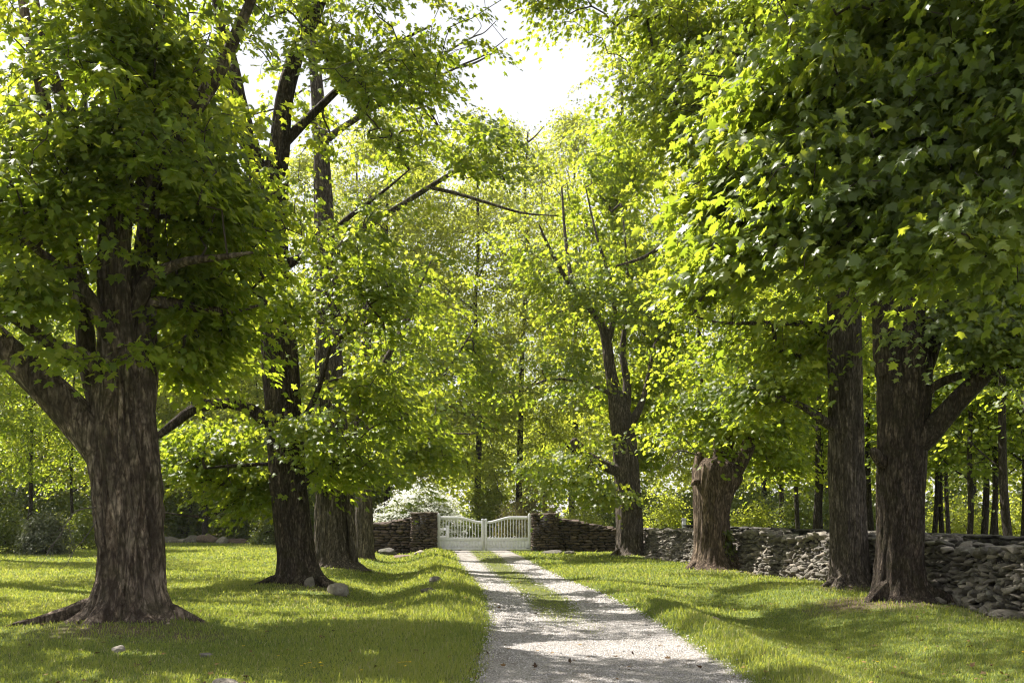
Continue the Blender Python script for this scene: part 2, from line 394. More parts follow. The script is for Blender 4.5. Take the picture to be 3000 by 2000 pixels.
LITV = [  # sunlit things that stand: x, y, Y, radius m
    (1760, 1280, 24.5, 1.1), (1860, 1290, 23.0, .9), (1700, 1260, 27., .7), (1560, 480, 9.6, .9), (1640, 560, 9.3, .6), (1600, 330, 10., .8), (1700, 250, 9.5, .5),
    (960, 560, 27, 2.4), (900, 760, 27, 2.2), (1060, 640, 27, 2.0), (800, 420, 27, 2.0), (850, 960, 27, 1.5), (1000, 960, 34, 2.2), (740, 560, 20, 1.4), (860, 640, 20.5, 1.6), (820, 860, 21, 1.4), (480, 1040, 22, 1.2), (1300, 980, 37.5, 1.6), (1480, 880, 38.5, 1.5), (1400, 640, 38, 2.0), (1330, 540, 38, 1.8), (1660, 860, 27.5, 2.2), (1620, 720, 28, 2.),
    (950, 620, 27, 1.8), (1010, 800, 27.5, 1.6), (820, 780, 21, 1.0), (1060, 400, 27.5, 1.5), (900, 470, 27, 1.3), (1600, 960, 27, 1.6), (1720, 900, 27.5, 1.4), (1650, 1050, 28, 1.0),
    (1640, 640, 22.5, 1.3), (760, 690, 20, .9), (1445, 1190, 38.2, .9), (1630, 1200, 27.8, .8), (1130, 1290, 42, 1.),
]
def litmask(P):
    P = np.asarray(P)
    t = (P[:, 2]) / SUN[2]
    G = P - SUN * t[:, None]
    ok = (G[:, 1] > 6)
    x, y = toscr(np.stack([G[:, 0], np.maximum(G[:, 1], 1), np.zeros(len(G))], -1))
    nz = .35 * n2(G[:, 0], G[:, 1], 1.3, 2, 4.2)
    out = np.zeros(len(P), bool)
    for (cx, cy, rx, ry) in LIT:
        out |= ((x - cx) / rx) ** 2 + ((y - cy) / ry) ** 2 < 1 + nz
    out &= ok
    for (cx, cy, Y, r) in LITV:
        c = at(cx, cy, Y); d = P - c
        s = d @ SUN
        perp = np.linalg.norm(d - s[:, None] * SUN, axis=1)
        out |= (s > r * .8) & (perp < r * (1 + nz))
    return out

# ------------------------------------------------------------------ tubes
def catmull(P, n):
    P = np.asarray(P, float); Q = np.vstack([2 * P[0] - P[1], P, 2 * P[-1] - P[-2]])
    segs = len(P) - 1; out = []
    for t in np.linspace(0, segs, n):
        i = min(int(t), segs - 1); u = t - i
        a, b, c, d = Q[i:i + 4]
        out.append(.5 * ((2 * b) + (c - a) * u + (2 * a - 5 * b + 4 * c - d) * u * u + (3 * b - a - 3 * c + d) * u ** 3))
    return np.array(out)

def tube(pts, rad, nth=24, nz=60, lumps=.06, furrow=.03, seed=0., flare=None, cap=True, fz=.5):
    """pts (k,3), rad (k): one continuous bark tube; flare = (height, [(angle, amount, sharp)])"""
    PR = catmull(np.column_stack([pts, rad]), nz)
    C, R = PR[:, :3], np.maximum(PR[:, 3], .002)
    T = norm(np.gradient(C, axis=0))
    ref = np.array([0.13, -1.0, 0.02]) if abs(T[0][1]) < .8 else np.array([1., 0, 0])
    U = norm(ref - (T * ref).sum(-1, keepdims=True) * T); W = np.cross(T, U)
    th = np.linspace(0, 2 * np.pi, nth, endpoint=False)
    ct, st = np.cos(th), np.sin(th)
    dirs = U[:, None] * ct[None, :, None] + W[:, None] * st[None, :, None]
    s = np.concatenate([[0], np.cumsum(np.linalg.norm(np.diff(C, axis=0), axis=1))])
    rr = R[:, None] * np.ones(nth)[None]
    q = np.stack([np.broadcast_to(ct[None] * 1.6, rr.shape), np.broadcast_to(st[None] * 1.6, rr.shape), np.broadcast_to((s * fz)[:, None], rr.shape)], -1)
    rr = rr * (1 + lumps * 2.0 * fbm(q * 1.1 + seed, 3))
    if furrow:
        kf = 5.0
        q2 = np.stack([np.broadcast_to(ct[None] * kf, rr.shape), np.broadcast_to(st[None] * kf, rr.shape), np.broadcast_to((s * .9)[:, None], rr.shape)], -1)
        wob = .8 * fbm(q * 2 + seed + 5, 2)[..., None]
        rdg = 1 - np.abs(fbm(q2 + wob + seed * 1.7, 3)) * 2.2
        rr = rr - furrow * np.clip(rdg, 0, 1) ** 1.5 * np.clip(R / .3, .15, 1)[:, None]
    if flare:
        hgt, lobes, general = flare
        # angle measured in world xy
        ang = np.arctan2(dirs[..., 1], dirs[..., 0])
        zz = C[:, 2] - C[0, 2]
        e = np.exp(-np.maximum(zz, 0) / hgt)[:, None]
        add = general * e ** 1.5 * (1 + .35 * np.sin(ang * 7 + seed) + .25 * np.sin(ang * 11 + seed * 2))
        for (a0, am, sh) in lobes:
            d = np.cos(ang - math.radians(a0))
            add = add + am * e ** 1.6 * np.clip(d, 0, 1) ** sh + .05 * am * e ** .5 * np.clip(d, 0, 1) ** sh
        rr = rr + add
    V = C[:, None] + dirs * rr[..., None]
    V = V.reshape(-1, 3)
    i = np.arange(nz - 1)[:, None] * nth; j = np.arange(nth)[None]; j2 = (j + 1) % nth
    Fq = np.stack([i + j, i + j2, i + nth + j2, i + nth + j], -1).reshape(-1, 4)
    F3 = None
    if cap:
        tipv = C[-1] + T[-1] * R[-1] * .4
        V = np.vstack([V, tipv]); b = (nz - 1) * nth
        F3 = np.array([[b + a, b + (a + 1) % nth, len(V) - 1] for a in range(nth)])
    return V, Fq, F3

def bark_tube(name, pts, rad, mat, parent, base, **kw):
    V, Fq, F3 = tube(np.asarray(pts, float), np.asarray(rad, float), **kw)
    return mesh_np(name, V, [Fq] + ([F3] if F3 is not None else []), mat, parent, base, smooth=True)

def twigs_geo(segs, ra, rb, sides=4):
    """segs (m,2,3)"""
    A, B = segs[:, 0], segs[:, 1]; T = norm(B - A)
    ref = np.where(np.abs(T[:, 2:3]) > .8, np.array([[1., 0, 0]]), np.array([[0, 0, 1.]]))
    U = norm(np.cross(T, ref)); W = np.cross(T, U)
    th = np.linspace(0, 2 * np.pi, sides, endpoint=False)
    D = U[:, None] * np.cos(th)[None, :, None] + W[:, None] * np.sin(th)[None, :, None]
    V = np.concatenate([A[:, None] + D * ra[:, None, None], B[:, None] + D * rb[:, None, None]], 1).reshape(-1, 3)
    j = np.arange(sides); j2 = (j + 1) % sides
    q = np.stack([j, j2, j2 + sides, j + sides], -1)
    Fq = (q[None] + (np.arange(len(A)) * 2 * sides)[:, None, None]).reshape(-1, 4)
    return V, Fq

def grow(anchors, anchor_r, targets, rs, tr=.0045):
    """connect every target to the nearest node already in the tree; returns segments with radii"""
    d0 = np.array([np.min(np.linalg.norm(anchors - t, axis=1)) for t in targets])
    order = np.argsort(d0)
    cap = len(anchors) + 3 * len(targets)
    nodes = np.zeros((cap, 3)); par = np.full(cap, -1); n = len(anchors); nodes[:n] = anchors
    endn = []
    for k in order:
        t = targets[k]
        d = nodes[:n] - t
        dist = np.linalg.norm(d, axis=1) * (1 + .35 * np.clip(d[:, 2] / (np.linalg.norm(d, axis=1) + .01), 0, 1))
        i = int(np.argmin(dist)); L = np.linalg.norm(nodes[i] - t)
        prev = i
        steps = 2 if L > .7 else (1 if L > .35 else 0)
        for s in range(steps):
            f = (s + 1) / (steps + 1)
            p = nodes[i] * (1 - f) + t * f + rs.normal(size=3) * .07 * L + np.array([0, 0, .10 * L * math.sin(f * 3.14)])
            nodes[n] = p; par[n] = prev; prev = n; n += 1
        nodes[n] = t; par[n] = prev; endn.append(n); n += 1
    cnt = np.zeros(n); cnt[endn] = 1
    for i in range(n - 1, -1, -1):
        if par[i] >= 0: cnt[par[i]] += cnt[i]
    ids = np.array([i for i in range(n) if par[i] >= 0])
    rad = tr * np.sqrt(np.maximum(cnt, 1)) * 1.15
    segs = np.stack([nodes[par[ids]], nodes[ids]], 1)
    rb = rad[ids]; ra = np.where(par[ids] < len(anchors), rb * 1.15, np.minimum(rad[par[ids]], rb * 1.6))
    return segs, ra, rb

# ------------------------------------------------------------------ trees
def blob_points(b, rs):
    if b[0] == 'w':
        _, x, y, z, rx, ry, rz, n = b; c = np.array([x, y, z]); R = np.array([rx, ry, rz])
    else:
        x, y, Y, rx, ry, rY, n = b; c = at(x, y, Y); s = K / F * Y; R = np.array([rx * s, rY, ry * s])
    d = norm(rs.normal(size=(n, 3))); r = np.minimum(np.abs(rs.normal(size=n)) * .40 + rs.uniform(0, .62, n), 1.35)
    return c + d * R * r[:, None]

def make_tree(name, label, trunk, bark, limbs, blobs, leaf='leaf', shape='mid', ls=.13, spray=.5, k=36, hang=.6,
              seed=1, flare=None, nth=72, nz=120, furrow=.03, lumps=.06, group=None, roots=(), carve=True, cat='tree', tr=.0045, dead=(), clear=()):
    """trunk/limbs: lists of (x, y, Y, width) in the photo's 2352-wide frame"""
    rs = np.random.default_rng(seed)
    def conv(lst):
        P = np.array([at(x, y, Y) for (x, y, Y, w) in lst]); R = np.array([w * K / F * Y / 2 for (x, y, Y, w) in lst]); return P, R
    P, R = conv(trunk)
    g = float(gz(P[0][0], P[0][1])); P[0][2] = g - .12
    base = np.array([P[0][0], P[0][1], g])
    root = thing(name, base, label, cat, group)
    bark_tube('trunk', P, R, M[bark], root, base, nth=nth, nz=nz, furrow=furrow, lumps=lumps, seed=seed * 1.37, flare=flare)
    anchors = [catmull(np.column_stack([P, R]), 60)[20:]]
    for l in limbs:
        lp, lr = conv(l)
        nn = max(10, len(l) * 8)
        bark_tube('limb', lp, lr, M[bark], root, base, nth=22, nz=nn * 2, furrow=.018, lumps=.09, seed=seed + len(anchors) * 3.1)
        anchors.append(catmull(np.column_stack([lp, lr]), nn)[nn // 4:])
    for l in dead:
        lp, lr = conv(l)
        bark_tube('dead_branch', lp, lr, M['dead'], root, base, nth=8, nz=len(l) * 6, furrow=0, lumps=.1, seed=seed + .5)
    for (ang, length, r0, wig) in roots:
        a = math.radians(ang); t = np.linspace(0, 1, 7)
        rr = R[0] * .55 + t * length
        aa = a + wig * t ** 2
        px = base[0] + np.cos(aa) * rr; py = base[1] + np.sin(aa) * rr
        pz = gz(px, py) + r0 * (1.6 * (1 - t) ** 1.7 + .12 - 1.0 * t ** 2)
        bark_tube('root', np.stack([px, py, pz], -1), r0 * (1 - .72 * t), M[bark], root, base, nth=28, nz=50, furrow=.03, lumps=.24, fz=2.0, seed=seed + ang)
    anchors = np.vstack(anchors)[:, :3]
    if blobs:
        C = np.vstack([blob_points(b, rs) for b in blobs])
        if carve:
            C = C[~litmask(C)]
        C = C[C[:, 2] > 1.2]
        for (x0, y0, x1, y1, Ym, pr_) in clear:      # thin twigs before the trunk and limbs so that the bark shows
            sx_, sy_ = toscr(C)
            mg = spray * .55 * F / K / np.maximum(C[:, 1], 1); hit = (sx_ > x0 - mg) & (sx_ < x1 + mg) & (sy_ > y0) & (sy_ < y1 + mg * .5) & (C[:, 1] < Ym)
            C = C[~(hit & (rs.uniform(size=len(C)) < pr_))]
        ctr = P.mean(0)
        O = C - ctr; O[:, 2] = 0; O = norm(O + .5 * rs.normal(size=O.shape) * np.array([1, 1, 0])); O[:, 2] = 0; O = norm(O)
        size = spray * rs.uniform(.6, 1.25, len(C))
        Lp, A, Nn, S, T = sprays(C, O, size, k, ls, hang, rs=rs)
        if carve:
            keep = ~litmask(Lp)
            Lp, A, Nn, S, T = Lp[keep], A[keep], Nn[keep], S[keep], T[keep]
        V, Fc = leaf_geo(Lp, A, Nn, S, shape)
        nt_ = len(SHAPES[shape][1])
        segs, ra, rb = grow(anchors, None, C, rs, tr)
        V2, F2 = twigs_geo(segs, ra, rb, 5)
        # short side twiglets inside each spray
        mesh_np('crown', np.vstack([V, V2]), [Fc, F2 + len(V)], [M[leaf], M['twig']], root, base,
                midx=np.concatenate([np.zeros(len(Fc)), np.ones(len(F2))]),
                attrs={'tint': ('FACE', np.concatenate([np.repeat(T, nt_), np.zeros(len(F2))]))})
    return root

# ---- left row
make_tree('maple_tree', 'massive old maple with scarred pale trunk and one low limb reaching left',
  [(303, 1450, 14.4, 150), (302, 1300, 14.4, 150), (292, 1100, 14.4, 160), (285, 1000, 14.4, 150), (280, 910, 14.4, 132), (272, 820, 14.35, 98), (266, 720, 14.3, 82),
   (262, 600, 14.3, 76), (266, 500, 14.3, 70), (276, 400, 14.3, 64), (295, 250, 14.4, 56), (312, 100, 14.4, 58), (320, -100, 14.4, 46), (330, -400, 14.4, 30), (340, -800, 14.4, 8)],
  'bark1',
  [[(250, 1075, 14.35, 70), (215, 1010, 14.3, 92), (165, 945, 14.25, 88), (100, 880, 14.1, 80), (40, 825, 14.0, 70), (-40, 740, 13.9, 60), (-120, 600, 13.8, 48), (-180, 350, 13.7, 24)],
   [(235, 980, 14.75, 44), (205, 850, 14.8, 44), (190, 720, 14.8, 44), (170, 610, 14.8, 44), (140, 480, 14.8, 38), (112, 330, 14.8, 34), (95, 200, 14.8, 28), (60, 50, 14.8, 22), (20, -200, 14.8, 10)],
   [(318, 960, 14.5, 70), (324, 860, 14.6, 70), (324, 760, 14.65, 66), (328, 660, 14.7, 60), (338, 560, 14.75, 52), (352, 430, 14.8, 42), (366, 280, 14.9, 32), (380, 100, 15, 22), (390, -150, 15, 8)],
   [(310, 720, 14.5, 40), (345, 640, 14.3, 32), (425, 602, 14.0, 22), (500, 592, 13.8, 16), (580, 580, 13.6, 7)],
   [(310, 700, 14.5, 34), (370, 695, 14.6, 28), (450, 706, 14.9, 22), (530, 715, 15.2, 12), (600, 700, 15.4, 5)],
   [(300, 500, 14.3, 50), (350, 400, 14.2, 44), (400, 325, 14.1, 40), (440, 262, 14., 38), (500, 170, 13.9, 33), (540, 85, 13.8, 28), (590, -40, 13.6, 20), (640, -250, 13.4, 8)],
   [(280, 470, 14.5, 44), (220, 350, 14.7, 36), (150, 240, 14.9, 30), (112, 140, 15., 26), (80, 0, 15.1, 18), (50, -200, 15.2, 8)],
   [(230, 850, 14.1, 36), (180, 812, 13.9, 32), (110, 785, 13.6, 28), (40, 735, 13.3, 24), (-50, 690, 13., 14)],
   [(270, 800, 14.2, 50), (225, 720, 14.05, 42), (180, 655, 13.95, 34), (120, 600, 13.8, 24), (40, 540, 13.6, 12)]],
  [(320, 150, 14.4, 350, 230, 2.6, 300), (250, 320, 13.4, 330, 120, 1.6, 110), (90, 480, 13.8, 190, 190, 1.8, 130), (490, 480, 14.8, 200, 190, 1.8, 120),
   (60, 690, 13.2, 150, 110, 1.2, 70), (440, 640, 15.2, 160, 90, 1.5, 70), (150, 812, 12.9, 190, 46, .8, 44), (300, 815, 13.4, 80, 26, .5, 9), (250, 590, 13.4, 90, 30, .5, 9), (270, 440, 13.3, 120, 40, .6, 16),
   (500, 770, 15.6, 130, 90, 1.5, 60), (420, 850, 15, 90, 70, 1, 20), ('w', -5.2, 14.6, 12.8, 5.6, 5.0, 3.8, 160), ('w', -1.0, 17.0, 14.2, 3.4, 3.0, 1.1, 100)],
  clear=[(575, 770, 700, 960, 20, .95), (205, 470, 370, 800, 14.4, .82), (140, 560, 215, 850, 14.5, .55), (345, 660, 520, 760, 14.4, .6), (215, 850, 370, 1400, 15, 1), (225, 380, 340, 500, 14.4, .4), (-40, 860, 215, 1010, 15, .95), (-60, 730, 160, 860, 14.3, .6), (100, 140, 160, 260, 14.6, .6), (420, 60, 540, 280, 14.2, .6)],
  leaf='leaf', shape='maple', ls=.135, spray=.55, k=36, seed=11, flare=(.36, [(197, .50, 2.6), (345, .42, 2.6), (280, .12, 5), (240, .10, 5), (90, .25, 4)], .13), nth=180, nz=280, furrow=.06, lumps=.10,
  roots=[(196, 1.75, .15, .15), (350, 1.3, .12, -.2), (285, .5, .10, .1), (318, .9, .10, .1), (235, .7, .10, -.2)],
  dead=[[(228, 1165, 14.1, 3.4), (202, 1166, 14.0, 3), (175, 1173, 13.9, 2.8), (160, 1190, 13.85, 2.5), (150, 1205, 13.8, 2.4), (138, 1228, 13.75, 2.1), (115, 1257, 13.7, 1.8), (98, 1290, 13.65, 1.3), (70, 1310, 13.6, .7)],
        [(228, 1185, 14.1, 2.8), (208, 1216, 14.0, 2.4), (189, 1243, 13.9, 2.1), (172, 1258, 13.85, 1.9), (164, 1275, 13.8, 1.7), (152, 1296, 13.75, 1.2), (135, 1308, 13.7, .7)],
        [(166, 1182, 13.87, 1.6), (158, 1205, 13.85, 1.3), (164, 1240, 13.8, 1.1), (160, 1270, 13.8, .8), (172, 1302, 13.8, .5)],
        [(126, 1243, 13.72, 1.4), (120, 1262, 13.7, 1), (124, 1290, 13.7, .5)], [(150, 1205, 13.8, 1.3), (128, 1222, 13.7, .9), (112, 1226, 13.65, .5)]])

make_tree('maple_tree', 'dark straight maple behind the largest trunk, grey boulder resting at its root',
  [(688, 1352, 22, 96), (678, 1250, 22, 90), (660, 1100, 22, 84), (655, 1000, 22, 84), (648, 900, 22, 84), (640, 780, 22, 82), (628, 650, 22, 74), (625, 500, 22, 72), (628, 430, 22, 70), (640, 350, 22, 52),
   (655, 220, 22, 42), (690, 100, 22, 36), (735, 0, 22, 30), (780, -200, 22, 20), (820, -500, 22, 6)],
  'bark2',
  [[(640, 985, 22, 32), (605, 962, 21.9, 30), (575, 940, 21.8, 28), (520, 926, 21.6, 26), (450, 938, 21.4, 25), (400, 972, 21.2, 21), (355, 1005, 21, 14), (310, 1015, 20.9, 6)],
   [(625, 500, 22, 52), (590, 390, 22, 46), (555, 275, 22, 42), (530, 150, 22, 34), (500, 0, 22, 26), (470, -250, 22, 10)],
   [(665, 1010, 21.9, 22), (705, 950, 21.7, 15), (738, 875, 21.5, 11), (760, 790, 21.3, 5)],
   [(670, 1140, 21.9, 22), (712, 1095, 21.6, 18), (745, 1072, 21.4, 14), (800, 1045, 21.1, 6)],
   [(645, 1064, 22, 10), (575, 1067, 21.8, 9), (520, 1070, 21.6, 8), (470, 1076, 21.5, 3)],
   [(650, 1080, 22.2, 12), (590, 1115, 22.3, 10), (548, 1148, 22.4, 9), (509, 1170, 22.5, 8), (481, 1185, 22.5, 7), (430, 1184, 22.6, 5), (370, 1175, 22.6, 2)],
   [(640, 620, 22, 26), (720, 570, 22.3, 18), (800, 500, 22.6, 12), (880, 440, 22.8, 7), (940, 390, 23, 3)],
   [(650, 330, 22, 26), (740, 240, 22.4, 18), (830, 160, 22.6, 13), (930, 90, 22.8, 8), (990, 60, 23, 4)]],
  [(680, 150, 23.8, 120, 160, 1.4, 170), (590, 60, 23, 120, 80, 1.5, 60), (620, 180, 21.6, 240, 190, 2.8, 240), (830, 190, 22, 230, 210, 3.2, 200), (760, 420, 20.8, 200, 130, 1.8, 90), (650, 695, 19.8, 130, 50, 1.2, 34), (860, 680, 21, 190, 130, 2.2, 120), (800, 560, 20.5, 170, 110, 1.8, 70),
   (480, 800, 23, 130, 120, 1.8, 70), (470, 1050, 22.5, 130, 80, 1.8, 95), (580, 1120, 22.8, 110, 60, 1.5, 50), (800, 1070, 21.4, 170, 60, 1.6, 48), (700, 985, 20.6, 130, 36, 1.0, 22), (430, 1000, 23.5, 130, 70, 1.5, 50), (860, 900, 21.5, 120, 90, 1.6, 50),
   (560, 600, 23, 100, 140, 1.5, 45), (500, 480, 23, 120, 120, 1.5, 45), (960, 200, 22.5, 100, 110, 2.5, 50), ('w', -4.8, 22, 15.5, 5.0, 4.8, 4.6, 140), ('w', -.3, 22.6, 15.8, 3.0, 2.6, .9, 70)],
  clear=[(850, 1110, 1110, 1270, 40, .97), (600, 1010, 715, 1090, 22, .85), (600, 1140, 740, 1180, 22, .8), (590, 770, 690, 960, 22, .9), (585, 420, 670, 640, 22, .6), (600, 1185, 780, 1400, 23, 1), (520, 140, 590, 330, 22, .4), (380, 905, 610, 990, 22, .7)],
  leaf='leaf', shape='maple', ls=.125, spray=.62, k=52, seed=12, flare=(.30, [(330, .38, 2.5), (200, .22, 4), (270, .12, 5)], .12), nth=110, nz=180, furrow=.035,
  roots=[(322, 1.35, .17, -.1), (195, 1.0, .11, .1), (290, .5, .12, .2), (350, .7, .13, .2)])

make_tree('maple_tree', 'broad grey furrowed maple with a dark hollow and slim second stem beside it',
  [(765, 1315, 29.5, 100), (765, 1200, 29.5, 90), (763, 1100, 29.5, 82), (758, 900, 29.5, 68), (752, 700, 29.5, 58), (745, 520, 29.5, 46), (742, 430, 29.5, 42), (735, 300, 29.5, 34), (720, 100, 29.5, 24), (710, -150, 29.5, 8)],
  'bark3',
  [[(812, 1312, 29.3, 32), (810, 1250, 29.2, 20), (806, 1180, 29.2, 19), (803, 1120, 29.2, 19), (812, 1010, 29.1, 17), (845, 905, 29, 14), (900, 800, 28.8, 10), (960, 700, 28.5, 4)],
   [(750, 620, 29.5, 24), (800, 550, 29, 20), (855, 512, 28.5, 16), (920, 472, 28, 13), (990, 427, 27.6, 11), (1060, 387, 27.4, 8.5), (1150, 360, 27.2, 6), (1215, 325, 27, 4), (1250, 290, 27, 2)],
   [(985, 430, 27.6, 9), (1050, 445, 27.4, 8), (1120, 466, 27.2, 6.5), (1200, 489, 27, 5), (1280, 496, 26.8, 2)],
   [(738, 330, 29.5, 18), (800, 285, 28.8, 13), (900, 225, 28, 9), (1000, 180, 27.4, 6.5), (1060, 150, 27, 5), (1110, 128, 26.8, 3.5), (1165, 88, 26.6, 1.5)]],
  [(600, 190, 31.5, 190, 220, 2, 230), (400, 250, 32, 130, 200, 2, 110), (850, 280, 30, 210, 170, 3, 240), (980, 290, 28.5, 80, 80, 2, 90), (1000, 600, 28, 150, 170, 2.5, 200), (920, 850, 28, 210, 120, 3, 200), (1080, 720, 28, 90, 120, 2, 70), (790, 1060, 28, 130, 45, 2, 60), (960, 1040, 29, 110, 60, 2, 80), (1090, 410, 26.9, 150, 60, 1.6, 60), (1010, 450, 26.8, 90, 50, 1.2, 26), (1190, 340, 26.7, 70, 46, 1.2, 16), (1090, 340, 27.6, 120, 50, 2, 26),
   (700, 880, 30, 80, 180, 2, 60), (980, 500, 28, 110, 90, 2, 60), ('w', -6, 29.5, 16, 4.5, 4.5, 4, 50)],
  leaf='leaf', shape='mid', ls=.14, spray=.78, k=54, seed=13,
  clear=[(850, 1105, 1110, 1270, 40, .97), (718, 395, 770, 535, 29.5, .8), (715, 1115, 830, 1400, 30, 1)], flare=(.30, [(300, .3, 4), (335, .45, 4), (215, .2, 4)], .10), nth=110, nz=160, furrow=.05,
  roots=[(300, .9, .15, .2), (340, 1.1, .15, .1), (250, .6, .12, 0)],
  dead=[[(1040, 158, 27.1, 6.4), (1090, 145, 27, 4.8), (1145, 115, 26.9, 2.1)], [(1000, 145, 27.4, 7.2), (1030, 118, 27.3, 5.6), (1085, 86, 27.2, 3.8), (1112, 75, 27.2, 2.6), (1140, 48, 27.1, 1.4)],
        [(1085, 86, 27.2, 2.4), (1105, 62, 27.2, 1.6), (1095, 40, 27.2, 1.1)], [(1110, 128, 26.8, 2.6), (1140, 122, 26.8, 1.6), (1160, 125, 26.8, 1.0)]])

make_tree('maple_tree', 'slender grey maple at the left end of the gate wall',
  [(838, 1285, 36.5, 46), (836, 1180, 36.5, 40), (834, 1050, 36.5, 36), (836, 900, 36.5, 30), (842, 700, 36.5, 22), (850, 450, 36.5, 8)],
  'bark3',
  [[(836, 1090, 36.4, 16), (888, 1003, 36, 15), (940, 942, 35.7, 13), (993, 892, 35.4, 11), (1040, 830, 35, 7), (1085, 760, 34.8, 3)],
   [(838, 900, 36.5, 18), (900, 800, 36.3, 13), (950, 690, 36, 8), (990, 600, 36, 3)],
   [(836, 1090, 36.5, 10), (910, 1040, 36, 8), (1010, 1000, 35.6, 6), (1090, 995, 35.4, 3)]],
  [(885, 1055, 36, 130, 34, 2.5, 50), (1010, 960, 35.6, 110, 110, 3, 150), (930, 720, 37, 140, 170, 4, 150), (1080, 820, 35.5, 80, 100, 2.5, 70), ('w', -8.5, 37, 15.5, 4, 4, 3.5, 20)],
  leaf='leaf', shape='mid', ls=.16, spray=.9, k=58, seed=14, clear=[(850, 1105, 1110, 1270, 40, .97)], flare=(.26, [(300, .15, 4)], .07), nth=72, nz=110, furrow=.03)

# ---- trees just beyond the left edge, whose shade falls on the lawn
for (nm, x0, y0, sd, lab, bl) in (
    ('a', -13.2, 16.0, 41, 'old maple past the left edge of the picture shading the near lawn', [('w', -12.5, 16.5, 12, 5, 5, 5, 140)]),
    ('b', -15.8, 25.5, 42, 'old maple past the left edge shading the middle of the lawn', [('w', -15.0, 25.5, 12, 5, 5.5, 5, 210)]),
    ('c', -21.5, 37.0, 43, 'old maple past the left edge shading the back of the lawn', [('w', -20.5, 37., 12, 5.5, 6, 5, 180)])):
    def px_(x, y): return (x / y * F + 1500) / K
    xd = px_(x0, y0); wpx = .9 / (K / F * y0)
    make_tree('maple_tree', lab, [(xd, 1500, y0, wpx), (xd, 1100, y0, wpx * .9), (xd - 5, 500, y0, wpx * .75), (xd, 0, y0, wpx * .5), (xd, -500, y0, wpx * .15)], 'bark2', [], bl,
              leaf='leaf', shape='far', ls=.22, spray=.9, k=46, seed=sd, flare=(.30, [(200, .2, 4)], .1), nth=40, nz=60)

# ---- right row
make_tree('maple_tree', 'tall bare straight maple trunk against the stone wall, leaning slightly toward the drive',
  [(1952, 1358, 21, 92), (1950, 1250, 21, 86), (1946, 1100, 21, 82), (1943, 950, 21, 80), (1940, 800, 21, 78), (1936, 680, 21, 76), (1925, 560, 21, 66), (1915, 400, 21, 54), (1900, 200, 21, 40), (1890, -50, 21, 22), (1885, -300, 21, 6)],
  'bark3',
  [[(1925, 985, 21, 26), (1900, 972, 20.8, 24), (1852, 938, 20.6, 17), (1800, 915, 20.4, 12), (1740, 900, 20.2, 5)],
   [(1925, 770, 21.2, 20), (1860, 745, 21.4, 15), (1760, 742, 21.6, 11), (1650, 740, 21.8, 6), (1580, 720, 22, 3)],
   [(1925, 580, 21, 30), (1820, 520, 21.4, 22), (1700, 500, 21.8, 17), (1600, 522, 22, 13), (1545, 548, 22.1, 10), (1480, 590, 22.2, 8), (1415, 611, 22.3, 4)],
   [(1915, 420, 21, 30), (1820, 300, 21.3, 22), (1700, 230, 21.6, 14), (1560, 170, 22, 6)]],
  [(1850, 800, 22.5, 200, 90, 2.5, 130), (1640, 620, 22.5, 130, 100, 1.8, 130), (1720, 400, 22, 190, 130, 2.5, 210), (1580, 250, 22.5, 150, 130, 2, 150), (1700, 80, 22, 250, 110, 2.5, 190), (1530, 60, 23, 150, 60, 2, 60), (1300, 8, 22, 140, 16, 1.5, 14),
   (1770, 900, 21, 110, 50, 1.5, 50), ('w', 5.5, 21.5, 15.5, 5.2, 4.5, 4.2, 150)],
  leaf='leaf', shape='maple', ls=.125, spray=.66, k=52, seed=15,
  clear=[(1895, 660, 1990, 1400, 21, .9)], flare=(.30, [(255, .25, 4), (210, .25, 4), (300, .2, 4)], .10), nth=110, nz=200, furrow=.045,
  roots=[(232, .8, .13, .2), (270, .5, .11, .2), (205, .7, .12, -.1)])

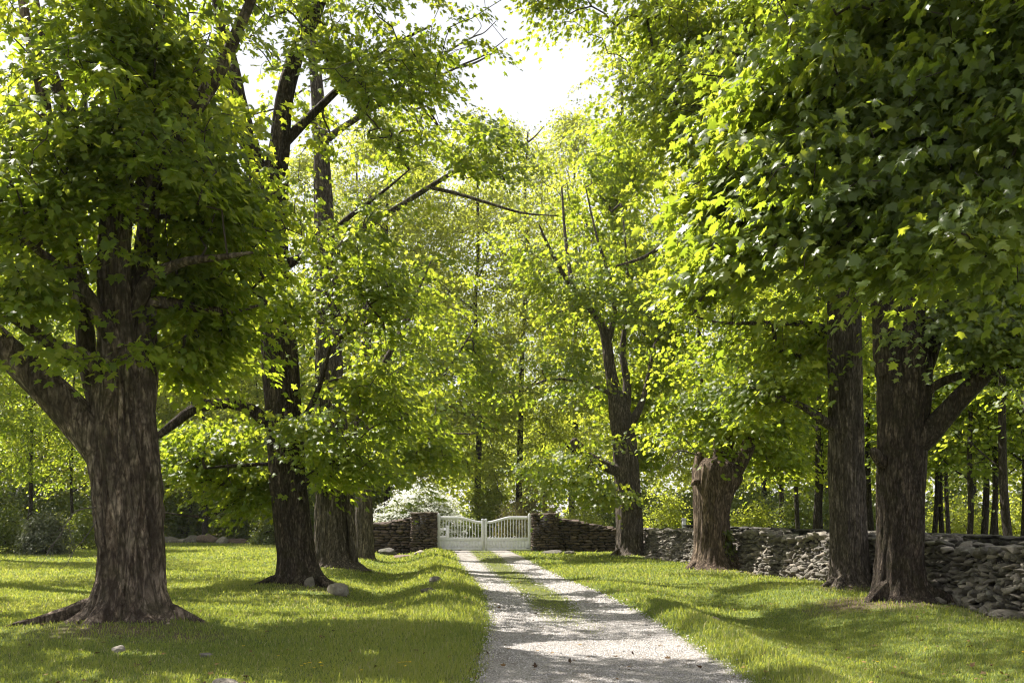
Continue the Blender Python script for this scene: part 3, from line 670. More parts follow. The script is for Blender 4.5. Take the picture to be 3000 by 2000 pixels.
make_tree('maple_tree', 'thick dark maple at the wall splitting into upright stems, big limb rising right',
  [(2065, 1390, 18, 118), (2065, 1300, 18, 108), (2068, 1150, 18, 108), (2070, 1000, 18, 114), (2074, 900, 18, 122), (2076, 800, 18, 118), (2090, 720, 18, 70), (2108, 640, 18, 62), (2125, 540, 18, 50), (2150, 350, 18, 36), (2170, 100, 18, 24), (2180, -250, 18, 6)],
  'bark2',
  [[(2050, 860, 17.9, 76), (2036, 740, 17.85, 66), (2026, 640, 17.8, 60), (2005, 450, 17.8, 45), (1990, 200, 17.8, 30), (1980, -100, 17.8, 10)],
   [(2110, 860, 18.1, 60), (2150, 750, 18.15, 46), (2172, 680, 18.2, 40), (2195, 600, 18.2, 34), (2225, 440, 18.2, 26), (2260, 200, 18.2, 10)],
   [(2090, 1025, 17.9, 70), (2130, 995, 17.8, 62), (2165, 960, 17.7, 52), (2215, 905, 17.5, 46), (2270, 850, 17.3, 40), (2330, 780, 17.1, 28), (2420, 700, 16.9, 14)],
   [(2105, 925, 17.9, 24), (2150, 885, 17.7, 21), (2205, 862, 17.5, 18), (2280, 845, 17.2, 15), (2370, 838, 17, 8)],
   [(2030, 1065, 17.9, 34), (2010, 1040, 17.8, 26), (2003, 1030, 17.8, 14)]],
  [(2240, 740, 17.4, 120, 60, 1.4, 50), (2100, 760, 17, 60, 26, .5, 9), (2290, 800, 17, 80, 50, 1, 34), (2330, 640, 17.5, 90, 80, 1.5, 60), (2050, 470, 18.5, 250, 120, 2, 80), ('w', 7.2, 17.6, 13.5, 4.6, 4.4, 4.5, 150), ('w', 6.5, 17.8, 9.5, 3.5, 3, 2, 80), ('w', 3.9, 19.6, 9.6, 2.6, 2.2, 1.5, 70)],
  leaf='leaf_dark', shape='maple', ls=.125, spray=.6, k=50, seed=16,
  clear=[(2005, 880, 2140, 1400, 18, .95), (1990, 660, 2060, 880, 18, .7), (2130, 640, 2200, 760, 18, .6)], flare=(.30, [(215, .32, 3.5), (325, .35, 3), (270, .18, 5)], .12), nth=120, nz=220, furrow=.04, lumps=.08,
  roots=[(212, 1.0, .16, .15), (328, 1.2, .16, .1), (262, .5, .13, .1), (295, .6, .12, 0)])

make_tree('maple_tree', 'squat brown pollarded maple whose trunk widens to broken stubs',
  [(1640, 1312, 28.3, 92), (1637, 1230, 28.3, 84), (1636, 1170, 28.3, 86), (1642, 1120, 28.3, 102), (1650, 1085, 28.3, 116), (1657, 1066, 28.3, 92), (1660, 1055, 28.3, 44)],
  'bark4',
  [[(1618, 1110, 28.2, 40), (1609, 1080, 28.2, 32), (1606, 1055, 28.2, 24), (1604, 1040, 28.2, 14)],
   [(1672, 1105, 28.3, 48), (1697, 1066, 28.3, 40), (1716, 1030, 28.2, 34), (1740, 970, 28.1, 27), (1775, 890, 28, 18), (1800, 780, 28, 8)],
   [(1650, 1090, 28.4, 44), (1652, 1030, 28.4, 30), (1636, 950, 28.3, 20), (1610, 870, 28.2, 9)],
   [(1665, 1090, 28.4, 30), (1675, 1000, 28.5, 24), (1690, 900, 28.6, 16), (1700, 780, 28.8, 6)],
   [(1610, 1110, 28.1, 18), (1597, 1106, 28, 15), (1589, 1113, 27.95, 7)]],
  [(1630, 950, 27.8, 140, 90, 2.5, 170), (1730, 960, 28, 120, 90, 2.5, 110), (1560, 990, 28, 60, 60, 1.5, 40), (1690, 1045, 27.4, 60, 26, 1, 22), (1630, 800, 28.6, 140, 90, 2.5, 130), (1750, 800, 29, 110, 90, 2.5, 90), (1790, 1060, 29, 70, 34, 1.5, 26)],
  leaf='leaf', shape='mid', ls=.135, spray=.72, k=54, seed=17,
  clear=[(1580, 1050, 1700, 1330, 30, 1), (1680, 990, 1750, 1080, 28.3, .85), (1640, 1000, 1665, 1060, 28.3, .7)], flare=(.34, [(205, .42, 2.6), (330, .38, 2.6), (260, .22, 4)], .14), nth=110, nz=160, furrow=.05,
  roots=[(205, .9, .14, .2), (335, 1.0, .22, .0), (285, .6, .11, .2), (250, .6, .10, .1)],
  dead=[[(1604, 1045, 28, 4), (1560, 1035, 27.8, 3), (1535, 1060, 27.7, 2), (1515, 1080, 27.6, 1)], [(1560, 1035, 27.8, 2.4), (1540, 1015, 27.7, 1.6), (1520, 1012, 27.7, .8)],
        [(1560, 1035, 27.8, 2), (1555, 1070, 27.7, 1.2), (1535, 1095, 27.6, .6)], [(1604, 1045, 28, 3), (1575, 1010, 27.9, 2), (1548, 1000, 27.9, 1)]])

make_tree('maple_tree', 'craggy maple at the right end of the gate wall with a broken leaning limb',
  [(1447, 1278, 38.5, 66), (1445, 1180, 38.5, 62), (1440, 1080, 38.5, 58), (1433, 1000, 38.5, 54), (1426, 960, 38.5, 54), (1412, 900, 38.5, 34), (1402, 850, 38.5, 27), (1393, 785, 38.5, 24), (1378, 738, 38.5, 18), (1340, 690, 38.4, 14), (1300, 640, 38.3, 11), (1258, 562, 38.2, 8), (1238, 515, 38.2, 3)],
  'bark3',
  [[(1440, 1085, 38.4, 34), (1400, 1074, 38.3, 26), (1352, 1050, 38.2, 25), (1330, 1028, 38.2, 24), (1316, 1010, 38.2, 18)],
   [(1440, 985, 38.5, 26), (1466, 942, 38.4, 18), (1482, 895, 38.4, 12), (1502, 800, 38.4, 7), (1530, 690, 38.4, 3)],
   [(1430, 970, 38.6, 32), (1440, 890, 38.6, 20), (1430, 810, 38.6, 15), (1436, 740, 38.6, 11), (1442, 640, 38.6, 7), (1430, 480, 38.6, 3)],
   [(1395, 790, 38.5, 16), (1410, 720, 38.5, 12), (1400, 640, 38.6, 9), (1370, 540, 38.7, 6), (1345, 430, 38.8, 3)],
   [(1312, 715, 39, 13), (1318, 690, 39, 12), (1300, 560, 39.5, 8), (1290, 430, 40, 4)],
   [(1415, 910, 38.5, 12), (1350, 880, 38, 9), (1270, 870, 37.6, 6), (1210, 890, 37.4, 3)]],
  [(1400, 620, 40.5, 170, 120, 3, 170), (1330, 760, 40, 130, 90, 2, 70), (1430, 700, 37.2, 100, 80, 1, 20), (1320, 560, 38.2, 100, 90, 1.5, 16), (1340, 680, 37.4, 70, 70, 1, 14), (1250, 880, 38, 110, 90, 2.5, 90), (1290, 1085, 37.6, 110, 50, 2.5, 70), (1510, 800, 39.5, 90, 120, 2.5, 80), (1480, 1050, 39.5, 50, 40, 1, 22), (1340, 450, 40, 130, 100, 3, 100), (1440, 360, 41, 90, 120, 3, 60),
   (1400, 1140, 37.4, 60, 26, 1, 14), (1240, 620, 39, 90, 110, 3, 60), (1440, 900, 40.5, 90, 80, 1.5, 40), (1390, 1010, 37, 60, 24, 1, 10)],
  leaf='leaf', shape='mid', ls=.16, spray=.9, k=58, seed=18,
  clear=[(1400, 960, 1470, 1060, 38.6, .7), (1405, 1150, 1480, 1300, 40, .9), (1370, 740, 1430, 960, 38.6, .7), (1310, 1005, 1420, 1085, 38.4, .6)], flare=(.28, [(240, .35, 3.5), (310, .15, 4)], .08), nth=90, nz=180, furrow=.05, roots=[(215, 1.0, .15, .2), (280, .5, .12, 0)])

# near maple at the right, its trunk beyond the picture's edge
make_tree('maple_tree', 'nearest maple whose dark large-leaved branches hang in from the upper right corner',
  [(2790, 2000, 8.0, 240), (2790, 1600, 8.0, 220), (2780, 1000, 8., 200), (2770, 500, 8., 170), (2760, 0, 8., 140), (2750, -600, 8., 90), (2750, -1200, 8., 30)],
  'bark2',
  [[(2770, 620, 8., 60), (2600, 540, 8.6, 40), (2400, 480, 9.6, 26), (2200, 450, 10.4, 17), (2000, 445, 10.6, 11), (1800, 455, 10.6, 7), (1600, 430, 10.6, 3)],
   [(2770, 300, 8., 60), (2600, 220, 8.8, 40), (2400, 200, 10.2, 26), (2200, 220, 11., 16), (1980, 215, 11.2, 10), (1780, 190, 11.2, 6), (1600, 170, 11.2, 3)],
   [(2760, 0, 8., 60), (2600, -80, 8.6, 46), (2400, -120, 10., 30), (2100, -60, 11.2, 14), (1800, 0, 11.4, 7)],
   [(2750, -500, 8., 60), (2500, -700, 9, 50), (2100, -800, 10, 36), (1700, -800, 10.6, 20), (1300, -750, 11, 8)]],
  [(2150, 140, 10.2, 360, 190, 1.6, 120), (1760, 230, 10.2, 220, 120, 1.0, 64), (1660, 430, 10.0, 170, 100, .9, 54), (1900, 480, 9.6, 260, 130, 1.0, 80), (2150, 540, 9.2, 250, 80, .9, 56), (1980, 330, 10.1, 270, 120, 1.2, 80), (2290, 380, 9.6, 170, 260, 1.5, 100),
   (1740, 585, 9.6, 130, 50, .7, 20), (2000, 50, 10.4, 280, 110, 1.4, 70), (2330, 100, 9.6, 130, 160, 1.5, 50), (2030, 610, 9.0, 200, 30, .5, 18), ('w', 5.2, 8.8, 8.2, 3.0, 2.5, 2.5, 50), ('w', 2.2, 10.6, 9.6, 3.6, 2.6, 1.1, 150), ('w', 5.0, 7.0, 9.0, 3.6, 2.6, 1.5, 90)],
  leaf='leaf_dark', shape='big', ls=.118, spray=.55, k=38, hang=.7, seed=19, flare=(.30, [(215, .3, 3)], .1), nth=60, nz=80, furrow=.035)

# ------------------------------------------------------------------ background trees (prototypes copied)
def proto_tree(name, h, cr, ch0, trunk_r, nspray, k, ls, spray, leaf, bark, seed, shape='far', lean=0.0, tr=.006, nlimb=7):
    rs = np.random.default_rng(seed)
    root = thing(name, (0, 0, 0), 'x', 'tree')
    t = np.linspace(0, 1, 8)
    wob = np.cumsum(rs.normal(size=(8, 2)) * .10 * h / 20, axis=0); wob[0] = 0
    P = np.stack([wob[:, 0] + lean * t * h, wob[:, 1], t * h * .93 - .1], -1); R = trunk_r * (1 - .78 * t)
    bark_tube('trunk', P, R, M[bark], root, None, nth=16, nz=50, furrow=.02, lumps=.08, seed=seed * 1.1)
    PT = catmull(P, 60); anchors = [PT[18:]]
    for i in range(nlimb):
        z0 = rs.uniform(ch0 * .9, h * .7); p0 = PT[int(z0 / h * 59)]
        a = rs.uniform(0, 6.28); L = cr * rs.uniform(.6, .95)
        d = np.array([math.cos(a), math.sin(a), 0])
        lp = np.stack([p0, p0 + d * L * .3 + [0, 0, .22 * L], p0 + d * L * .65 + [0, 0, .5 * L], p0 + d * L + [0, 0, .65 * L]])
        r0 = trunk_r * rs.uniform(.22, .4)
        bark_tube('limb', lp, np.array([r0, r0 * .75, r0 * .45, r0 * .15]), M[bark], root, None, nth=8, nz=22, furrow=0, lumps=.1, seed=seed + i)
        anchors.append(catmull(lp, 12)[3:])
    anchors = np.vstack(anchors)
    u = rs.uniform(0, 1, nspray); z = ch0 + (h - ch0) * u
    prof = np.sin(np.clip(u * .86 + .14, 0, 1) ** .75 * np.pi) ** .6
    th = rs.uniform(0, 6.28, nspray)
    lob = 1 + .25 * np.sin(th * 3 + u * 5 + seed) + .15 * np.sin(th * 5 - u * 9)
    rad = cr * prof * lob * rs.uniform(.05, 1, nspray) ** .45
    C = np.stack([lean * z + rad * np.cos(th), rad * np.sin(th), z], -1)
    gap = n2(C[:, 0] + C[:, 2] * .7, C[:, 1] - C[:, 2] * .9, .35, 2, seed * 1.0) > -.30
    C = C[gap]
    O = norm(C * np.array([1, 1, 0]) + .4 * rs.normal(size=C.shape) * np.array([1, 1, 0]) + 1e-5)
    Lp, A, Nn, S, T = sprays(C, O, spray * rs.uniform(.6, 1.3, len(C)), k, ls, .5, rs=rs)
    V, Fc = leaf_geo(Lp, A, Nn, S, shape)
    segs, ra, rb = grow(anchors, None, C, rs, tr)
    V2, F2 = twigs_geo(segs, ra, rb, 3)
    nt_ = len(SHAPES[shape][1])
    mesh_np('crown', np.vstack([V, V2]), [Fc, F2 + len(V)], [M[leaf], M['twig']], root, None,
            midx=np.concatenate([np.zeros(len(Fc)), np.ones(len(F2))]), attrs={'tint': ('FACE', np.concatenate([np.repeat(T, nt_), np.zeros(len(F2))]))})
    return root

def copy_tree(src):
    r = src.copy(); COL.objects.link(r)
    for c in list(src.children):
        d = c.copy(); COL.objects.link(d); d.parent = r
    return r
USED = {}
def put(src, x, y, s, rz, label, group, sz=None, cat=None):
    o = src if src.name not in USED else copy_tree(src)
    USED[src.name] = 1
    o.location = (x, y, float(gz(x, y))); o.scale = (s, s, sz or s); o.rotation_euler = (0, 0, rz)
    tag(o, label, cat, group); return o

tall_a = proto_tree('woodland_tree', 26, 5.5, 6, .22, 470, 100, .155, 1.2, 'leaf_far', 'barkthin', 31)
tall_b = proto_tree('woodland_tree', 24, 6.0, 4, .20, 480, 100, .155, 1.15, 'leaf_far', 'barkthin', 32)
tall_c = proto_tree('woodland_tree', 22, 4.6, 3, .18, 380, 100, .15, 1.05, 'leaf_far', 'barkthin', 33)
thin_a = proto_tree('woodland_tree', 15, 3.0, 3.6, .12, 230, 60, .15, .8, 'leaf', 'barkthin', 34, nlimb=4)
thin_b = proto_tree('woodland_tree', 13, 2.6, 3.0, .095, 200, 60, .15, .75, 'leaf', 'barkthin', 35, nlimb=4)

def xat(xd, Y): return (xd * K - 1500) / F * Y
G1 = 'tall trees beyond the gate'
tall = [(1190, 66, 'a', 1.12, .5, 'tall pale green tree in the centre, below the patch of sky'),
        (1320, 70, 'b', 1.22, 1.9, 'tall feathery tree beside the sky gap, behind the craggy maple'),
        (1100, 62, 'c', 1.22, 2.6, 'tree rising straight behind the left gate pillar'),
        (1440, 60, 'a', 1.25, 4.0, 'loose topped tree right of the sky gap with open branches'),
        (960, 64, 'b', 1.0, 5.1, 'tree behind the white flowering shrub'),
        (1610, 66, 'c', 1.2, 3.1, 'tree towering behind the squat pollarded maple'),
        (1250, 84, 'a', 1.0, 2.2, 'farthest tree in line with the gate'),
        (1760, 60, 'b', 1.0, .9, 'wood tree behind the lit stretch of stone wall'),
        (840, 60, 'a', .95, 3.6, 'wood tree behind the slender grey maple'),
        (700, 66, 'b', 1.05, 4.4, 'wood tree between the dark straight maple and broad grey maple'),
        (560, 68, 'c', 1.15, 1.2, 'wood tree behind the low rock row'),
        (430, 70, 'a', .95, 2.9, 'wood tree right of the massive scarred maple'),
        (230, 66, 'b', 1.0, 5.5, 'wood tree behind the massive scarred maple'),
        (60, 60, 'c', 1.15, .2, 'wood tree at the left edge behind the lawn'),
        (-120, 64, 'a', 1.0, 1.1, 'wood tree cut by the left edge'),
        (890, 59, 'c', 1.2, 2.3, 'wood tree between the slender grey maple and the white shrub'),
        (470, 57, 'b', .92, 3.9, 'wood tree close behind the arching limb of the dark straight maple'), (330, 59, 'a', .9, 5.2, 'wood tree close behind the right side of the massive trunk'),
        (1900, 66, 'a', .95, 2.0, 'wood tree behind the tall bare trunk'),
        (2080, 62, 'c', 1.2, 5.0, 'wood tree behind the thick dark maple'),
        (2230, 64, 'b', .95, 4.6, 'wood tree behind the grove of thin trunks'),
        (2400, 60, 'a', .9, 3.3, 'wood tree cut by the right edge')]
PR = {'a': tall_a, 'b': tall_b, 'c': tall_c}
for xd, Y, p, s, rz, lab in tall:
    put(PR[p], xat(xd, Y), Y, s, rz, lab, G1)
G2 = 'thin trunks of the grove beyond the stone wall'
thin = [(2140, 36, 'a', .8, 'thin trunk just right of the thick dark maple'), (2168, 36, 'b', 1.1, 'pale thin trunk second from the thick dark maple'),
        (2183, 42, 'a', .8, 'thin dark trunk beside a pale one in the grove'), (2222, 31, 'b', 1.1, 'slim pole trunk standing alone in the grove gap'),
        (2256, 35, 'a', 1.05, 'slim dark trunk left of a pair in the grove'), (2274, 32, 'a', .85, 'stout pale trunk of the pair in the grove'),
        (2293, 33, 'b', .9, 'stout dark trunk of the pair in the grove'), (2327, 28, 'a', 1.1, 'pale trunk near the right edge'),
        (2346, 31, 'b', 1.05, 'thickest grove trunk at the very right edge'), (1868, 34, 'a', 1.0, 'dark trunk left of the tall bare maple'),
        (1888, 37, 'b', 1.1, 'dark trunk touching the tall bare maple outline'), (1836, 42, 'b', 1.2, 'far slim trunk above the lit wall'),
        (2010, 36, 'a', 1.0, 'slim trunk seen between the two big right maples'),
        (1800, 46, 'a', 1.1, 'far dark trunk over the wall corner')]
PR2 = {'a': thin_a, 'b': thin_b}
for i, (xd, Y, p, s, lab) in enumerate(thin):
    put(PR2[p], xat(xd, Y), Y, s, i * 1.3, lab, G2, sz=.95 + .1 * (i % 3))
G3 = 'young maples at the back of the left lawn'
for i, (xd, Y, p, s, lab) in enumerate([(60, 44, 'a', .85, 'bright young maple over the evergreen bush'), (170, 47, 'b', .95, 'bright young maple touching the massive trunk outline'), (-40, 42, 'b', .9, 'bright young maple at the left edge'),
        (430, 60, 'a', .9, 'young maple over the left end of the rock row'), (590, 61, 'b', 1., 'young maple over the right end of the rock row'), (760, 58, 'a', .9, 'young maple behind the broad grey maple')]):
    put(PR2[p], xat(xd, Y), Y, s, i * 2.1 + .4, lab, G3)

# ------------------------------------------------------------------ bushes
def bush(name, label, x, y, rx, ry, h, n, k, ls, leaf, seed, shape='far', group=None, cat='bush', spray=.35, hang=.4):
    rs = np.random.default_rng(seed); g = float(gz(x, y)); base = np.array([x, y, g])
    root = thing(name, base, label, cat, group)
    d = norm(rs.normal(size=(n, 3))); d[:, 2] = np.abs(d[:, 2])
    r = rs.uniform(.15, 1, n) ** .5
    lob = 1 + .22 * vnoise(d * 2.3 + seed)
    C = base + d * np.array([rx, ry, h]) * (r * lob)[:, None]
    C[:, 2] = np.maximum(C[:, 2], g + .1)
    O = norm((C - base) * np.array([1, 1, 0]) + .3 * rs.normal(size=C.shape) * np.array([1, 1, 0]) + 1e-5)
    Lp, A, Nn, S, T = sprays(C, O, spray * rs.uniform(.6, 1.3, n), k, ls, hang, .3, rs=rs)
    V, Fc = leaf_geo(Lp, A, Nn, S, shape)
    mesh_np('foliage', V, [Fc], M[leaf], root, base, attrs={'tint': ('FACE', np.repeat(T, len(SHAPES[shape][1])))})
    an = np.array([base + np.array([rs.normal() * .15, rs.normal() * .15, t]) for t in np.linspace(-.05, h * .35, 8)])
    segs, ra, rb = grow(an, None, C[rs.permutation(n)[:max(20, n // 4)]], rs, .006)
    stem = np.stack([an[:-1], an[1:]], 1)
    segs = np.concatenate([segs, stem]); ra = np.concatenate([ra, np.full(7, .035)]); rb = np.concatenate([rb, np.full(7, .03)])
    V2, F2 = twigs_geo(segs, ra, rb, 4)
    mesh_np('stem', V2, [F2], M['twig'], root, base)
    return root
def bu(xd, Y, w, h, *a, **k): return xat(xd, Y), Y, w * K / F * Y / 2, w * K / F * Y / 2.6, h
def mkbush(label, xd, Y, wd, h, leaf, seed, dens=1.0, ls=.11, name='bush', group=None, **kw):
    x, y, rx, ry, hh = bu(xd, Y, wd, h)
    n = int(70 * dens * max(1, rx * h))
    return bush(name, label, x, y, rx, ry, hh, n, 26, ls, leaf, seed, group=group, **kw)
GB = 'bushes beyond the gate and walls'
mkbush('rounded bright green bush above the left gate leaf', 1120, 55, 110, 4.6, 'leaf_far', 51, .8, .14, group=GB)
mkbush('tawny dry leaved shrub seen through the right gate leaf', 1175, 50, 100, 2.2, 'leaf_dry', 52, 1., .08, group=GB)
mkbush('dark leafy shrub seen through the left gate leaf', 1075, 47.5, 60, 1.7, 'leaf_bush', 53, 1.3, .08, group=GB)
mkbush('olive shrub behind the right gate pillar', 1265, 51, 90, 2.6, 'leaf_dry', 54, .9, .09, group=GB)
mkbush('light green bush above the right gate wall', 1340, 49, 110, 2.7, 'leaf_far', 55, 1., .1, group=GB)
mkbush('pale green bush between the craggy maple and the pollarded maple', 1530, 42, 130, 2.7, 'leaf_far', 56, 1., .1, group=GB)
mkbush('low sunny bush right of the pollarded maple, over the wall', 1730, 40, 130, 2.5, 'leaf_far', 57, 1., .1, group=GB)
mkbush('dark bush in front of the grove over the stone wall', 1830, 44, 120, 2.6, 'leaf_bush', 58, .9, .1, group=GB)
mkbush('tall tawny thicket behind the closed gate centre', 1215, 58, 120, 4.0, 'leaf_dry', 59, .5, .12, group=GB)
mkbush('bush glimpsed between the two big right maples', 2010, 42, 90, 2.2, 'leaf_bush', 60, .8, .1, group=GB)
mkbush('sunlit shrub low behind the grove trunks', 2200, 46, 180, 2.6, 'leaf_far', 61, .7, .12, group=GB)
mkbush('sunlit shrub at the right edge behind the grove', 2330, 44, 130, 2.6, 'leaf_far', 62, .7, .12, group=GB)
GL = 'shrubs along the back of the left lawn'
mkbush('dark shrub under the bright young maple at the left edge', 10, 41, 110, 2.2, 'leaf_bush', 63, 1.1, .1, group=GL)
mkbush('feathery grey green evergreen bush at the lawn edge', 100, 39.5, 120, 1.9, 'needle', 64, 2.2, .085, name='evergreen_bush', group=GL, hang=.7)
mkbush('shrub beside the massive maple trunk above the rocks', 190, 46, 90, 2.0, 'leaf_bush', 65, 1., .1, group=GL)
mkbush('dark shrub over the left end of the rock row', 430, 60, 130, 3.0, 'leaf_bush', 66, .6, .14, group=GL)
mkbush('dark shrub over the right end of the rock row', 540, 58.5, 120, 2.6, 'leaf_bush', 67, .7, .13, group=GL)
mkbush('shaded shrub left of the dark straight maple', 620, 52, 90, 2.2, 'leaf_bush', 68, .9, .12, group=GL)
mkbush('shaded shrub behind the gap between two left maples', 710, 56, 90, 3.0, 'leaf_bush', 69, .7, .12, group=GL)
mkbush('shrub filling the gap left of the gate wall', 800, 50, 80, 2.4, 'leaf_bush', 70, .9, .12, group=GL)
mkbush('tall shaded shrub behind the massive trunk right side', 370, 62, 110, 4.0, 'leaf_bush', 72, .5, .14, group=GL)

# white flowering shrub: green mound with tiers of white bracts
def white_shrub():
    x, y = xat(965, 47), 47.0
    rs = np.random.default_rng(81); g = float(gz(x, y)); base = np.array([x, y, g])
    root = thing('flowering_shrub', base, 'large spreading shrub covered in tiers of white blossom behind the left gate wall', 'shrub')
    n = 620; d = norm(rs.normal(size=(n, 3))); d[:, 2] = np.abs(d[:, 2])
    C = base + d * np.array([2.35, 1.7, 2.9]) * (rs.uniform(.2, 1, n) ** .45 * (1 + .12 * vnoise(d * 3)))[:, None]
    O = norm((C - base) * np.array([1, 1, 0]) + .2 * rs.normal(size=C.shape) * np.array([1, 1, 0]) + 1e-5)
    Lp, A, Nn, S, T = sprays(C, O, .3 * rs.uniform(.7, 1.2, n), 26, .10, .35, .2, rs=rs)
    V, Fc = leaf_geo(Lp, A, Nn, S, 'far')
    mesh_np('foliage', V, [Fc], M['leaf_bush'], root, base, attrs={'tint': ('FACE', np.repeat(T, 2))})
    m = 950; d = norm(rs.normal(size=(m, 3))); d[:, 2] = np.abs(d[:, 2]) * 1.0; d = norm(d)
    C = base + d * np.array([2.5, 1.85, 3.05]) * (rs.uniform(.72, 1.02, m) * (1 + .12 * vnoise(d * 3)))[:, None]
    C[:, 2] = base[2] + np.round((C[:, 2] - base[2] + .25 * (C[:, 0] - x) * 0) / .27) * .27 + rs.normal(size=m) * .035
    O = norm((C - base) * np.array([1, 1, 0]) + 1e-5)
    Lp, A, Nn, S, T = sprays(C, O, .26 * rs.uniform(.7, 1.3, m), 16, .095, .05, .05, rs=rs)
    A[:, 2] *= .5; Nn = np.array([0, 0, 1.]) + .75 * np.repeat(O, 16, 0) + .3 * rs.normal(size=Nn.shape)
    V, Fc = leaf_geo(Lp, A, Nn, S, 'far')
    mesh_np('blossom', V, [Fc], M['petal'], root, base, attrs={'tint': ('FACE', np.repeat(T, 2))})
    an = np.array([base + np.array([rs.normal() * .1, rs.normal() * .1, t]) for t in np.linspace(-.05, 1, 8)])
    segs, ra, rb = grow(an, None, C[:150], rs, .006)
    V2, F2 = twigs_geo(segs, ra, rb, 4); mesh_np('stem', V2, [F2], M['twig'], root, base)
white_shrub()

# ivy on the pollarded maple's right side
def ivy():
    rs = np.random.default_rng(91); n = 260
    t = rs.uniform(0, 1, n)
    P = np.array([at(1668 + 6 * rs.normal() + 10 * (1 - tt), 1215 + 70 * (1 - tt), 28.0 + .12 * rs.normal()) for tt in t])
    A = np.array([.2, -.3, -.8]) + .4 * rs.normal(size=(n, 3)); Nn = np.array([.6, -.8, .3]) + .4 * rs.normal(size=(n, 3))
    V, Fc = leaf_geo(P, A, Nn, rs.uniform(.07, .13, n), 'mid')
    base = at(1675, 1290, 28.0); base[2] = float(gz(base[0], base[1]))
    o = mesh_np('ivy', V, [Fc], M['leaf_bush'], None, base, attrs={'tint': ('FACE', np.repeat(rs.uniform(.2, 1, n), len(MIDF)))})
    tag(o, 'ivy climbing the right foot of the squat pollarded maple', 'ivy')
ivy()

# far-off wood that reads as one mass
def woodland():
    rs = np.random.default_rng(101); n = 2600
    th = rs.uniform(-.62, .62, n); R = rs.uniform(80, 112, n)
    x = R * np.sin(th); y = R * np.cos(th)
    top = 15 + 6 * n2(th * 40, 0 * th, 1., 3, 2.) - 4 * np.exp(-((th + .02) / .06) ** 2)
    z = top * rs.uniform(0, 1, n) ** .8
    C = np.stack([x, y, z], -1); O = norm(np.stack([-x, -y, 0 * x], -1))
    Lp, A, Nn, S, T = sprays(C, O, 1.6 * rs.uniform(.7, 1.3, n), 44, .42, .5, .35, rs=rs)
    V, Fc = leaf_geo(Lp, A, Nn, S, 'far')
    o = mesh_np('woodland', V, [Fc], M['leaf_far'], None, None, attrs={'tint': ('FACE', np.repeat(T, 2))})
    tag(o, 'distant sunlit woodland closing the view behind all the trees', 'woodland', None, 'stuff')
woodland()

def undergrowth():
    rs = np.random.default_rng(111)
    th = np.concatenate([rs.uniform(-.56, -.10, 900), rs.uniform(.07, .58, 900)]); n = len(th)
    R = rs.uniform(61, 76, n) * np.where(th > 0, .92, 1.0)
    x = R * np.sin(th); y = R * np.cos(th)
    z = (3.6 + 2.2 * n2(th * 60, 0 * th, 1., 3, 5.)) * rs.uniform(0, 1, n) ** .9 * np.where(th > 0, .8, 1.15)
    C = np.stack([x, y, z], -1); O = norm(np.stack([-x, -y, 0 * x], -1))
    Lp, A, Nn, S, T = sprays(C, O, .9 * rs.uniform(.7, 1.3, n), 60, .21, .5, .35, rs=rs)
    V, Fc = leaf_geo(Lp, A, Nn, S, 'far')
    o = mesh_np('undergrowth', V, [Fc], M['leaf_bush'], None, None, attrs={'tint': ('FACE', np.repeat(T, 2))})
    tag(o, 'dark leafy undergrowth along the edge of the wood', 'undergrowth', None, 'stuff')
undergrowth()

# ------------------------------------------------------------------ stones and walls
def hull(seed, n=22, boxy=.6, bv=.08):
    r = random.Random(seed); bm = bmesh.new()
    for i in range(n):
        v = Vector((r.gauss(0, 1), r.gauss(0, 1), r.gauss(0, 1))).normalized()
        m = max(abs(v.x), abs(v.y), abs(v.z))
        v = v * (1 - boxy) + (v / m) * boxy * r.uniform(.82, 1)
        bm.verts.new(v)
    res = bmesh.ops.convex_hull(bm, input=bm.verts)
    bmesh.ops.delete(bm, geom=[g for g in res['geom_interior'] if isinstance(g, bmesh.types.BMVert)], context='VERTS')
    bmesh.ops.bevel(bm, geom=bm.edges[:], offset=bv, segments=1, affect='EDGES', clamp_overlap=True)
    bmesh.ops.triangulate(bm, faces=bm.faces[:])
    bm.verts.index_update()
    V = np.array([v.co[:] for v in bm.verts]); Fc = np.array([[v.index for v in f.verts] for f in bm.faces]); bm.free()
    ext = np.abs(V).max(0); V = V / ext
    return V, Fc
HB = [hull(i, 30, .88, .05) for i in range(16)]
HR = [hull(100 + i, 13, .5, .02) for i in range(24)]

class Stones:
    def __init__(s): s.V = []; s.F = []; s.T = []; s.n = 0
    def add(s, c, half, rot, protos, rnd, tint):
        V, Fc = protos[rnd.integers(len(protos))]
        q = V * np.array(half) * (1 - 2 * rnd.integers(0, 2, 3)) 
        s.V.append(q @ rot.T + c); s.F.append((Fc if True else Fc) + s.n); s.T.append(np.full(len(Fc), tint)); s.n += len(V)
    def build(s, name, mat, parent, base):
        return mesh_np(name, np.vstack(s.V), [np.vstack(s.F)], mat, parent, base, attrs={'tint': ('FACE', np.concatenate(s.T))})
def rotm(ax, ay, az):
    cx, sx, cy, sy, cz, sz = math.cos(ax), math.sin(ax), math.cos(ay), math.sin(ay), math.cos(az), math.sin(az)
    return np.array([[cz, -sz, 0], [sz, cz, 0], [0, 0, 1]]) @ np.array([[cy, 0, sy], [0, 1, 0], [-sy, 0, cy]]) @ np.array([[1, 0, 0], [0, cx, -sx], [0, sx, cx]])

